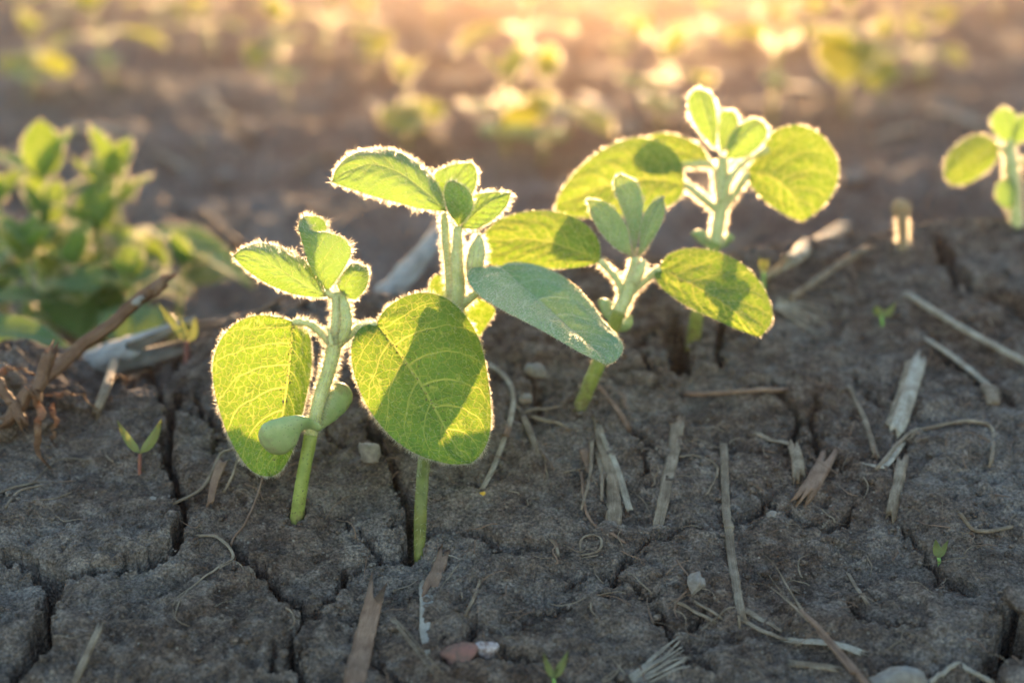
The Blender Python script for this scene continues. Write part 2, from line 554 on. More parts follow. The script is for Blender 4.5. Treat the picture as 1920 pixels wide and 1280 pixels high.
def flesh_mat(name, c1, c2, trans, tmix=0.25, scale=300.0, rough=0.5, spec=0.35, specks=0.0):
    t = NT(name)
    tc = t.n('ShaderNodeTexCoord').outputs['Object']
    n = noise_node(t, tc, scale, 4)
    c = t.ramp(n.outputs[0], [(0.35, c1), (0.65, c2)])
    if name == 'cotyledon':
        al = t.n('ShaderNodeAttribute', attribute_name='stemf')
        st = noise_node(t, tc, 300, 4, 0.65)
        kr = t.n('ShaderNodeMapRange'); kr.inputs[1].default_value = 0.95; kr.inputs[2].default_value = 1.35
        t.l(t.math('ADD', al.outputs['Fac'], t.math('MULTIPLY', t.math('SUBTRACT', st.outputs[0], 0.35), 1.2)), kr.inputs[0])
        c = t.mix(t.math('MULTIPLY', kr.outputs[0], 0.7), c, (0.24, 0.16, 0.13))
    if name == 'stem':
        al = t.n('ShaderNodeAttribute', attribute_name='stemf')
        st = noise_node(t, tc, 420, 4, 0.65)
        kk = t.math('ADD', t.math('SUBTRACT', st.outputs[0], 0.5), t.math('SUBTRACT', 0.42, al.outputs['Fac']))
        kr = t.n('ShaderNodeMapRange'); kr.inputs[1].default_value = 0.0; kr.inputs[2].default_value = 0.34
        t.l(kk, kr.inputs[0])
        c = t.mix(t.math('MULTIPLY', kr.outputs[0], 0.75), c, (0.10, 0.072, 0.040))
    if specks:
        v = noise_node(t, tc, 1500, 2, 0.5)
        k = t.n('ShaderNodeMapRange'); k.inputs[1].default_value = 0.64; k.inputs[2].default_value = 0.69
        t.l(v.outputs[0], k.inputs[0])
        c = t.mix(t.math('MULTIPLY', k.outputs[0], specks), c, (0.05, 0.04, 0.025))
    p = t.n('ShaderNodeBsdfPrincipled', i_Roughness=rough)
    p.inputs['Specular IOR Level'].default_value = spec
    t.l(c, p.inputs['Base Color'])
    p.inputs['Subsurface Weight'].default_value = tmix
    p.inputs['Subsurface Radius'].default_value = (0.6, 1.0, 0.15)
    p.inputs['Subsurface Scale'].default_value = 0.0035
    bp = t.n('ShaderNodeBump', i_Strength=0.3, i_Distance=0.0004)
    t.l(n.outputs[0], bp.inputs['Height']); t.l(bp.outputs[0], p.inputs['Normal'])
    t.l(p.outputs[0], t.out.inputs['Surface'])

flesh_mat('stem', (0.19, 0.235, 0.045), (0.27, 0.315, 0.075), None, 0.2, specks=0.9)
flesh_mat('shaded_stained_stem', (0.10, 0.115, 0.028), (0.16, 0.175, 0.045), None, 0.1, specks=0.9)  # darker copy of stem: crack shade and brown stain put into its colour
flesh_mat('upper_stem', (0.48, 0.50, 0.19), (0.60, 0.61, 0.30), None, 0.1, specks=0.3)
flesh_mat('cotyledon', (0.24, 0.33, 0.13), (0.36, 0.42, 0.20), None, 0.2, 140.0, rough=0.38, specks=0.5)
flesh_mat('weed_red', (0.16, 0.05, 0.05), (0.24, 0.10, 0.07), None, 0.3)
flesh_mat('weed_green', (0.14, 0.28, 0.07), (0.24, 0.36, 0.12), None, 0.4)

def hair_mat():
    t = NT('hair')
    tr = t.n('ShaderNodeBsdfTranslucent'); tr.inputs['Color'].default_value = (0.95, 0.88, 0.72, 1)
    df = t.n('ShaderNodeBsdfDiffuse'); df.inputs['Color'].default_value = (0.80, 0.82, 0.76, 1)
    rf = t.n('ShaderNodeBsdfRefraction', i_Roughness=0.75, i_IOR=1.45); rf.inputs['Color'].default_value = (1.0, 0.97, 0.90, 1)
    mx = t.n('ShaderNodeMixShader'); mx.inputs[0].default_value = 0.34
    t.l(tr.outputs[0], mx.inputs[1]); t.l(df.outputs[0], mx.inputs[2])
    m2 = t.n('ShaderNodeMixShader'); m2.inputs[0].default_value = 0.6
    t.l(mx.outputs[0], m2.inputs[1]); t.l(rf.outputs[0], m2.inputs[2])
    t.l(m2.outputs[0], t.out.inputs['Surface'])
hair_mat()

def straw_mat(name, c1, c2, c3, tr=0.15, scale=1.0):
    t = NT(name)
    tc = t.n('ShaderNodeTexCoord').outputs['Object']
    at = t.n('ShaderNodeAttribute', attribute_name='along')
    sp = t.n('ShaderNodeSeparateXYZ'); t.l(at.outputs['Vector'], sp.inputs[0])
    cb = t.n('ShaderNodeCombineXYZ')
    t.l(t.math('MULTIPLY', sp.outputs[0], 60.0), cb.inputs[0]); t.l(t.math('MULTIPLY', sp.outputs[1], 3.5), cb.inputs[1]); t.l(sp.outputs[2], cb.inputs[2])
    fib = noise_node(t, cb.outputs[0], 2.5, 4, 0.6)
    blot = noise_node(t, tc, 180 * scale, 4, 0.6)
    f = t.math('ADD', t.math('MULTIPLY', fib.outputs[0], 0.55), t.math('MULTIPLY', blot.outputs[0], 0.45))
    c = t.ramp(f, [(0.36, c1), (0.5, c2), (0.64, c3)])
    spk = noise_node(t, tc, 1300, 2)
    k = t.n('ShaderNodeMapRange'); k.inputs[1].default_value = 0.64; k.inputs[2].default_value = 0.72
    t.l(spk.outputs[0], k.inputs[0])
    c = t.mix(t.math('MULTIPLY', k.outputs[0], 0.6), c, (0.06, 0.045, 0.035))
    p = t.n('ShaderNodeBsdfPrincipled', i_Roughness=0.7)
    p.inputs['Specular IOR Level'].default_value = 0.25
    t.l(c, p.inputs['Base Color'])
    bp = t.n('ShaderNodeBump', i_Strength=0.6, i_Distance=0.0005)
    t.l(f, bp.inputs['Height']); t.l(bp.outputs[0], p.inputs['Normal'])
    trn = t.n('ShaderNodeBsdfTranslucent'); t.l(c, trn.inputs['Color'])
    mx = t.n('ShaderNodeMixShader'); mx.inputs[0].default_value = tr
    t.l(p.outputs[0], mx.inputs[1]); t.l(trn.outputs[0], mx.inputs[2])
    t.l(mx.outputs[0], t.out.inputs['Surface'])

straw_mat('straw', (0.09, 0.062, 0.045), (0.215, 0.165, 0.122), (0.40, 0.335, 0.265))
straw_mat('pale_straw', (0.15, 0.12, 0.095), (0.33, 0.285, 0.235), (0.54, 0.50, 0.44))
straw_mat('brown_straw', (0.10, 0.060, 0.042), (0.20, 0.125, 0.090), (0.29, 0.20, 0.15), tr=0.05)
straw_mat('twig', (0.075, 0.042, 0.028), (0.16, 0.092, 0.060), (0.26, 0.17, 0.12), tr=0.0)
straw_mat('grey_stalk', (0.20, 0.18, 0.165), (0.29, 0.27, 0.25), (0.40, 0.38, 0.355), tr=0.0)

def stone_mat(name, c1, c2, scale=350):
    t = NT(name)
    tc = t.n('ShaderNodeTexCoord').outputs['Object']
    n = noise_node(t, tc, scale, 5, 0.65)
    c = t.ramp(n.outputs[0], [(0.35, c1), (0.65, c2)])
    p = t.n('ShaderNodeBsdfPrincipled', i_Roughness=0.8)
    t.l(c, p.inputs['Base Color'])
    bp = t.n('ShaderNodeBump', i_Strength=0.5, i_Distance=0.0006)
    t.l(n.outputs[0], bp.inputs['Height']); t.l(bp.outputs[0], p.inputs['Normal'])
    t.l(p.outputs[0], t.out.inputs['Surface'])

stone_mat('stone', (0.13, 0.11, 0.10), (0.24, 0.22, 0.20))
stone_mat('pale_stone', (0.13, 0.11, 0.10), (0.28, 0.25, 0.23))
stone_mat('red_seed', (0.10, 0.065, 0.053), (0.22, 0.095, 0.08), 420)
stone_mat('white_mould', (0.15, 0.09, 0.08), (0.46, 0.42, 0.44), 700)
stone_mat('yellow', (0.55, 0.30, 0.03), (0.75, 0.48, 0.08), 900)

# ------------------------------------------------------------------ ground sheet
def build_ground():
    ys = list(np.arange(0.285, 0.60, 0.00048))
    st = 0.00048
    while ys[-1] < 70:
        st *= 1.045
        ys.append(ys[-1] + st)
    st = 0.00048; lo = []
    yv = 0.285
    while yv > -0.5:
        st = min(st * 1.12, 0.02); yv -= st; lo.append(yv)
    ys = np.array(lo[::-1] + ys)
    us = list(np.arange(0, 0.385, 0.00098))
    st = 0.00098
    while us[-1] < 2.2:
        st *= 1.10
        us.append(us[-1] + st)
    us = np.array([-u for u in us[:0:-1]] + us)
    U, Y = np.meshgrid(us, ys)
    W = np.maximum(Y + 0.08, 0.33)
    X = U * W
    Z = ground_mid(X, Y)
    near = 1 - sstep(0.62, 0.8, Y)
    msk = sstep(-0.25, 0.45, fbm(X / 0.02, Y / 0.02, 201, 2))
    wxx = X + 0.0008 * gnoise(X / 0.002, Y / 0.002, 211)
    Z = Z + near * msk * 0.0010 * (0.45 - worley(wxx / 0.0048, Y / 0.0048, 221))
    Z = Z + near * (0.35 + 0.65 * msk) * 0.00080 * (0.45 - worley(wxx / 0.0019, Y / 0.0019, 231))
    Z = Z + near * 0.0011 * sstep(-0.08, 0.10, gnoise(X / 0.0135 + 0.5 * gnoise(X / 0.004, Y / 0.004, 261), Y / 0.0135, 251)) 
    Z = Z + near * 0.00075 * fbm(X / 0.0050, Y / 0.0050, 131, 2)
    Z = Z + near * 0.00035 * fbm(X / 0.0021, Y / 0.0021, 151, 2, 0.6)
    pit = gnoise(X / 0.009, Y / 0.009, 171)
    Z = Z - near * 0.0014 * sstep(0.30, 0.75, pit)
    sh = X.shape
    Zf, dep = carve(X.ravel(), Y.ravel(), Z.ravel())
    V = np.stack([X.ravel(), Y.ravel(), Zf], 1)
    ny, nx = sh
    a = (np.arange(ny - 1)[:, None] * nx + np.arange(nx - 1)[None]).ravel()
    F = np.stack([a, a + 1, a + nx + 1, a + nx], 1)
    o = put('ground', V, F, 'soil')
    o['kind'] = 'structure'
    print('ground verts', len(V))

build_ground()

# loose crumbs of soil lying on the crust
def build_crumbs():
    n = 22000
    zc = rng.uniform(0.33, 0.66, n)
    px = rng.uniform(-250, 2170, n); 
    y = rng.uniform(0.29, 0.62, n)
    x = (px - 960) / FPX * (y + 0.03)
    z = ground_mid(x, y)
    k = carve(x, y, z)[1] < 0.0008
    x, y, z = x[k], y[k], z[k]; n = len(x)
    r = 0.00018 + 0.00090 * rng.random(n) ** 5
    base = np.array([(1, 0, 0), (-1, 0, 0), (0, 1, 0), (0, -1, 0), (0, 0, 1), (0, 0, -1)], float)
    fc = np.array([(0, 2, 4), (2, 1, 4), (1, 3, 4), (3, 0, 4), (2, 0, 5), (1, 2, 5), (3, 1, 5), (0, 3, 5)])
    V = base[None] * (0.65 + 0.7 * rng.random((n, 6, 1))) * r[:, None, None]
    ang = rng.random(n) * 6.28
    c, s = np.cos(ang), np.sin(ang)
    V = np.stack([V[..., 0] * c[:, None] - V[..., 1] * s[:, None], V[..., 0] * s[:, None] + V[..., 1] * c[:, None], V[..., 2] * 0.8], -1)
    V = V + np.stack([x, y, z + 0.0007], 1)[:, None]
    F = fc[None] + (np.arange(n) * 6)[:, None, None]
    o = put('soil_crumbs', V.reshape(-1, 3), F.reshape(-1, 3), 'soil', smooth=False, kind='stuff')
    # coarser broken crumbs, mostly beside the cracks
    import bmesh
    bm = bmesh.new(); bmesh.ops.create_icosphere(bm, subdivisions=1, radius=1)
    IV = np.array([v.co[:] for v in bm.verts]); IF = np.array([[v.index for v in f.verts] for f in bm.faces]); bm.free()
    m = 5200
    y = rng.uniform(0.29, 0.66, m); x = (rng.uniform(-300, 2220, m) - 960) / FPX * (y + 0.03)
    clus = fbm(x / 0.03, y / 0.03, 601, 2)
    i0 = 0
    for bx, by in ((557, 975), (560, 972), (1090, 760), (1300, 640), (1906, 428)):
        b = hit(bx, by)[0]
        q = rng.normal(0, .0034, (40, 2)); q = q * np.maximum(1, .0030 / np.maximum(np.hypot(q[:, 0], q[:, 1]), 1e-5))[:, None]
        x[i0:i0 + 40] = b[0] + q[:, 0]; y[i0:i0 + 40] = b[1] + q[:, 1]; clus[i0:i0 + 40] = 1; i0 += 40
    z = ground_mid(x, y)
    k = (carve(x, y, z)[1] < 0.0008) & (rng.random(m) < 0.25 + 0.9 * np.clip(clus, 0, 1))
    x, y, z = x[k], y[k], z[k]; m = len(x)
    r = 0.00035 + 0.0013 * rng.random(m) ** 3.5
    V2 = IV[None] * (0.7 + 0.6 * rng.random((m, 12, 1))) * r[:, None, None] * np.array([1, 1, .75])
    V2 = V2 + np.stack([x, y, z + r * 0.25 + .0007], 1)[:, None]
    F2 = IF[None] + (np.arange(m) * 12)[:, None, None]
    o2 = put('soil_crumbs', V2.reshape(-1, 3), F2.reshape(-1, 3), 'soil', smooth=False, kind='stuff')
    tag(o2, 'coarser broken soil crumbs lying in patches on the crust', 'soil')
    tag(o, 'loose crumbs of dry soil scattered over the cracked crust', 'soil')

build_crumbs()

# ------------------------------------------------------------------ plant parts
def leaf_surface(M, A, B, ns=44, nw=14, bulge=0.06, quilt=0.00032, crumple=0.0):
    """blade between midrib M and the two edges A, B (3-D polylines, base to tip)"""
    M = catmull(M, ns); A = catmull(A, ns); B = catmull(B, ns)
    ws = np.linspace(-1, 1, 2 * nw + 1)
    V = np.zeros((ns, 2 * nw + 1, 3)); CO = np.zeros_like(V)
    s = np.linspace(0, 1, ns)
    length = np.linalg.norm(np.diff(M, axis=0), axis=1).sum()
    for j, wv in enumerate(ws):
        E = A if wv < 0 else B
        V[:, j] = M + abs(wv) * (E - M)
        CO[:, j, 0] = s; CO[:, j, 1] = wv; CO[:, j, 2] = length
    Nn = np.cross(np.gradient(V, axis=0), np.gradient(V, axis=1))
    n0 = norm(Nn[2:-2].reshape(-1, 3).mean(0))
    Nn = norm(Nn + 1e-9 * n0)
    for j, wv in enumerate(ws):
        E = A if wv < 0 else B
        span = np.linalg.norm(E - M, axis=1)
        b = bulge * np.sin(math.pi * abs(wv)) * span
        ph = np.cos((s - 0.3 * abs(wv) ** 1.25) * 7 * 2 * math.pi)
        q = quilt * ph * math.sin(math.pi * min(abs(wv) * 1.05, 1))
        k = crumple * fbm(s * 3.0 + 2 * wv, wv * 2.2 + s, 301, 2)
        V[:, j] += n0 * (b + q + k)[:, None]
    return V, CO, n0

def grid_faces(ny, nx):
    a = (np.arange(ny - 1)[:, None] * nx + np.arange(nx - 1)[None]).ravel()
    return np.stack([a, a + 1, a + nx + 1, a + nx], 1)

def add_leaf(name, parent, origin, M, A, B, mat='leaf', hl=0.0024, edge=24.0, surf=1.8, hw=0.00007, bulge=0.06, crumple=0.0005, ns=44, nw=14, specks=0, label=None, both=True):
    V, CO, n0 = leaf_surface(M, A, B, ns, nw, bulge, crumple=crumple)
    ny, nx = V.shape[:2]
    ob = put(name, V.reshape(-1, 3), grid_faces(ny, nx), mat, parent, origin, attrs={'leafco': ('FLOAT_VECTOR', CO.reshape(-1, 3))})
    if label:
        ob['label'] = label
    # trichomes: a fringe along both edges and a nap over the faces
    P, D, L = [], [], []
    for j, jn in ((0, 1), (nx - 1, nx - 2)):
        E = V[:, j]; I = V[:, jn]
        seg = np.linalg.norm(np.diff(E, axis=0), axis=1)
        n = int(seg.sum() * 1000 * edge)
        if n < 2:
            continue
        q = np.sort(rng.random(n)) * seg.sum()
        cs = np.concatenate([[0], np.cumsum(seg)])
        e = np.stack([np.interp(q, cs, E[:, k]) for k in range(3)], 1)
        i = np.stack([np.interp(q, cs, I[:, k]) for k in range(3)], 1)
        T = norm(np.gradient(e, axis=0))
        out = e - i
        out = norm(out - T * (out * T).sum(1, keepdims=True))
        P.append(e - out * 0.0002)
        D.append(out + n0 * rng.normal(0, 0.75, (n, 1)) + T * rng.normal(0.15, 0.35, (n, 1)))
        patch = 0.72 + 0.55 * gnoise(q / 0.004, np.full(n, j * 1.3 + V[0, 0, 0] * 900), 501) + 0.35 * gnoise(q / 0.0012, np.full(n, j * 2.1 + V[0, 0, 0] * 700), 503)
        L.append(hl * rng.uniform(0.35, 1.1, n) * np.clip(patch, 0.3, 1.35))
    area = np.linalg.norm(np.cross(V[1:, :-1] - V[:-1, :-1], V[:-1, 1:] - V[:-1, :-1]), axis=-1)
    n = int(area.sum() * 1e6 * surf)
    if n > 3:
        pr = area.ravel() / area.sum()
        c = rng.choice(len(pr), n, p=pr)
        ii, jj = np.divmod(c, nx - 1)
        a, b = rng.random((n, 1)), rng.random((n, 1))
        p = V[ii, jj] * (1 - a) * (1 - b) + V[ii + 1, jj] * a * (1 - b) + V[ii, jj + 1] * (1 - a) * b + V[ii + 1, jj + 1] * a * b
        nn = norm(np.cross(V[ii + 1, jj] - V[ii, jj], V[ii, jj + 1] - V[ii, jj]))
        sg = rng.choice([-1.0, 1.0], (n, 1))
        tip = norm(V[-1, nx // 2] - V[0, nx // 2])
        P.append(p); D.append(nn * sg + tip * rng.uniform(0.2, 1.2, (n, 1)) + rng.normal(0, 0.35, (n, 3)))
        L.append(hl * rng.uniform(0.35, 0.8, n))
    if P:
        hv, hf = hair_mesh(np.vstack(P), np.vstack(D), np.concatenate(L), hw)
        o0 = np.zeros(3) if origin is None else origin
        put('fine_hairs', hv, hf, 'hair', ob, origin, kind='stuff')
    if specks:
        grains('soil_specks', ob, origin, V, specks, nx)
    return ob

OCT = np.array([(1, 0, 0), (-1, 0, 0), (0, 1, 0), (0, -1, 0), (0, 0, 1), (0, 0, -1)], float)
OCF = np.array([(0, 2, 4), (2, 1, 4), (1, 3, 4), (3, 0, 4), (2, 0, 5), (1, 2, 5), (3, 1, 5), (0, 3, 5)])

def grains(name, parent, origin, V, n, nx):
    """grains of soil stuck along the midrib"""
    c = nx // 2
    s = rng.beta(1.0, 1.8, n) * (V.shape[0] - 2)
    i = s.astype(int); j = np.clip(c + np.rint(rng.normal(0.3, 0.6, n)).astype(int), 1, nx - 2)
    p = V[i, j] + rng.normal(0, 0.0003, (n, 3)) + np.array([0, -0.0003, 0])
    r = rng.uniform(0.00010, 0.00030, n)
    VV = OCT[None] * (0.6 + 0.8 * rng.random((n, 6, 1))) * r[:, None, None] + p[:, None]
    F = OCF[None] + (np.arange(n) * 6)[:, None, None]
    put(name, VV.reshape(-1, 3), F.reshape(-1, 3), 'soil', parent, origin, smooth=False, kind='stuff')

def add_stem(name, parent, origin, C, rad, mat='upper_stem', hairs=0.0, hl=0.0022, hw=0.00007, n=26, seg=14, flat=1.0, rough=0.06):
    Cc = catmull(C, n)
    V, F = tube(Cc, rad, seg, flat, up=(0.1, 1, 0.2), rough=rough)
    sf = np.concatenate([np.repeat(np.linspace(0, 1, n), seg), [0, 1]])
    ob = put(name, V, F, mat, parent, origin, attrs={'stemf': ('FLOAT', sf)})
    if hairs:
        length = np.linalg.norm(np.diff(Cc, axis=0), axis=1).sum()
        m = int(length * 1000 * hairs * 3.2)
        idx = rng.integers(0, n - 1, m); j = rng.integers(0, seg, m); f = rng.random((m, 1))
        p = V[idx * seg + j] * (1 - f) + V[(idx + 1) * seg + j] * f
        cc = Cc[idx] * (1 - f) + Cc[idx + 1] * f
        D = norm(p - cc) + norm(Cc[idx + 1] - Cc[idx]) * rng.uniform(-0.6, 0.4, (m, 1)) + rng.normal(0, 0.3, (m, 3))
        hv, hf = hair_mesh(p, D, hl * rng.uniform(0.4, 1.1, m), hw)
        put('fine_hairs', hv, hf, 'hair', ob, origin, kind='stuff')
    return ob

def add_cotyledon(parent, origin, C, rad, flat=0.6, up=(0, 1, 0.3), seg=16, mat='cotyledon'):
    Cc = catmull(C, 28)
    f = np.linspace(0, 1, 28)
    r = np.interp(f, np.linspace(0, 1, len(rad)), rad)
    r = np.convolve(np.pad(r, 3, mode='edge'), np.ones(7) / 7, 'valid')
    r = np.minimum(r, max(rad) * np.sqrt(np.clip(1 - ((f - 0.72) / 0.285) ** 2, 0.001, 1)) * 1.02 + (f < 0.72) * 1.0)
    V, F = tube(Cc, r, seg, flat, up=up, rough=0.0)
    wr = fbm(np.repeat(f * 7, seg), np.tile(np.arange(seg) / seg * 6, 28), 711, 2)
    V[:28 * seg] += norm(V[:28 * seg] - np.repeat(Cc, seg, 0)) * (wr * 0.05 * np.repeat(r, seg))[:, None]
    tf = np.concatenate([np.repeat(f, seg), [0, 1]])
    return put('cotyledon', V, F, mat, parent, origin, attrs={'stemf': ('FLOAT', tf)})

def P3(pts, zc):
    """photo pixels with a depth offset in mm -> points in the place"""
    return [pix(p[0], p[1], zc + (p[2] if len(p) > 2 else 0) / 1000.0) for p in pts]

PXM = lambda px, zc: px * zc / FPX          # photo pixels -> metres at that depth

# ------------------------------------------------------------------ plant 1: front left
def plant_a():
    z = 0.420
    o = hit(557, 972)[0]
    t = thing('soybean_seedling', 'front soybean seedling with drooping pale green cotyledon, leftmost of the sharp row', 'seedling', o, 'soybean seedlings in the front row')
    base = o + np.array([0, 0, -0.006])
    n1 = pix(583, 815, z)
    add_stem('lower_stem', t, o, [base, o, pix(566, 905, z), n1], [PXM(14, z), PXM(13, z), PXM(12.5, z), PXM(13, z)], 'stem', 0)
    n2 = pix(627, 642, z)
    add_stem('upper_stem', t, o, [n1, pix(600, 745, z), pix(618, 690, z), n2, pix(633, 596, z), pix(630, 548, z)], [PXM(12, z), PXM(12, z), PXM(13, z), PXM(14, z), PXM(11.5, z), PXM(9, z)], 'upper_stem', 30)
    add_stem('side_bud', t, o, P3([(640, 640, -2), (650, 605, -3), (646, 570, -2), (640, 552, 0)], z), [PXM(7, z), PXM(11, z), PXM(10, z), PXM(5, z)], 'upper_stem', 26, n=14)
    add_stem('petiole', t, o, P3([(622, 645), (600, 622, -1), (578, 606, -1), (550, 603)], z), [PXM(8, z), PXM(7, z), PXM(7, z), PXM(6, z)], 'upper_stem', 26, n=14, seg=10)
    add_stem('petiole', t, o, P3([(632, 648), (655, 628, -1), (678, 612, -1), (706, 607)], z), [PXM(8, z), PXM(8, z), PXM(7, z), PXM(6, z)], 'upper_stem', 26, n=14, seg=10)
    add_stem('stipule', t, o, P3([(622, 648, -3), (618, 625, -3), (611, 610, -3)], z), [PXM(5, z), PXM(4, z), PXM(1, z)], 'upper_stem', 20, n=8, seg=8)
    add_stem('leaflet_stalk', t, o, P3([(630, 556), (620, 552), (612, 545)], z), [PXM(8, z), PXM(6, z)], 'upper_stem', 26, n=8, seg=8)
    add_stem('leaflet_stalk', t, o, P3([(630, 558), (642, 550), (650, 545)], z), [PXM(7, z), PXM(5, z)], 'upper_stem', 26, n=8, seg=8)
    # left leaf, hanging, its right half folded away
    add_leaf('leaf', t, o,
             P3([(548, 602), (546, 650, -1), (539, 720, -2), (530, 780, -3), (520, 840, -3), (508, 893, -2)], z),
             P3([(548, 602), (520, 594, 0), (480, 591, 1), (440, 607, 2), (412, 640, 3), (399, 682, 4), (402, 730, 4), (415, 782, 3), (435, 832, 2), (463, 874, 0), (488, 891, -1), (508, 893, -2)], z),
             P3([(548, 602), (568, 604, 5), (582, 636, 10), (585, 680, 13), (580, 720, 13), (570, 765, 11), (560, 810, 7), (546, 852, 3), (526, 884, 0), (508, 893, -2)], z),
             'leaf', specks=60, crumple=0.0009)
    # right leaf, broad, facing the camera
    add_leaf('leaf', t, o,
             P3([(705, 607), (738, 648, -2), (788, 720, -4), (820, 775, -5), (850, 828, -5), (882, 869, -3)], z),
             P3([(705, 607), (680, 611, -3), (662, 635, -5), (658, 670, -6), (668, 715, -7), (694, 770, -8), (730, 815, -9), (770, 846, -9), (810, 862, -8), (848, 870, -6), (882, 869, -3)], z),
             P3([(705, 607), (724, 578, 2), (760, 556, 4), (800, 549, 5), (842, 562, 5), (877, 597, 5), (901, 642, 4), (914, 700, 3), (921, 770, 1), (917, 820, 0), (902, 852, -2), (882, 869, -3)], z),
             'leaf', specks=70, crumple=0.0009)
    # young trifoliate leaf
    add_leaf('leaflet', t, o,
             P3([(612, 556), (560, 527, -1), (510, 497, -3), (465, 480, -4), (437, 480, -5)], z),
             P3([(612, 556), (604, 532, 3), (575, 492, 4), (535, 466, 4), (492, 456, 2), (457, 464, -2), (437, 480, -5)], z),
             P3([(612, 556), (585, 557, 1), (545, 550, 2), (500, 531, 1), (462, 506, -2), (437, 480, -5)], z),
             'leaflet', hl=0.0027, edge=24, surf=4, hw=0.00007, bulge=0.2)
    add_leaf('leaflet', t, o,
             P3([(615, 546), (596, 512, -1), (575, 472, -2), (562, 440, -2), (558, 420, 0), (570, 405, 3)], z),
             P3([(615, 546), (636, 520, -5), (652, 492, -6), (657, 466, -6), (640, 445, -5), (612, 436, -4), (585, 432, -2), (570, 405, 3)], z),
             P3([(615, 546), (600, 500, 6), (605, 450, 9), (612, 424, 9), (600, 408, 7), (570, 405, 3)], z),
             'leaflet', hl=0.0027, edge=24, surf=4, hw=0.00007, bulge=0.2)
    add_leaf('leaflet', t, o,
             P3([(645, 556), (648, 535, -3), (660, 515, -4), (676, 503, -3), (688, 500, 0)], z),
             P3([(645, 556), (632, 535, 1), (640, 510, 2), (662, 493, 3), (688, 500, 0)], z),
             P3([(645, 556), (665, 561, 0), (683, 545, 1), (692, 520, 1), (688, 500, 0)], z),
             'leaflet', hl=0.0027, edge=24, surf=5, hw=0.00007, bulge=-0.3)
    c = add_cotyledon(t, o, P3([(600, 804, -4), (582, 796, -6), (560, 797, -9), (535, 811, -11), (510, 824, -10), (490, 831, -9)], z),
                      [PXM(7, z), PXM(11, z), PXM(24, z), PXM(36, z), PXM(37, z), PXM(36, z)], 0.5)
    c['label'] = 'pale green bean-shaped cotyledon hanging in front of the stem'
    add_cotyledon(t, o, P3([(590, 806, 3), (605, 785, 4), (625, 758, 5), (640, 735, 6), (650, 722, 6)], z),
                  [PXM(8, z), PXM(18, z), PXM(27, z), PXM(29, z), PXM(28, z)], 0.5)

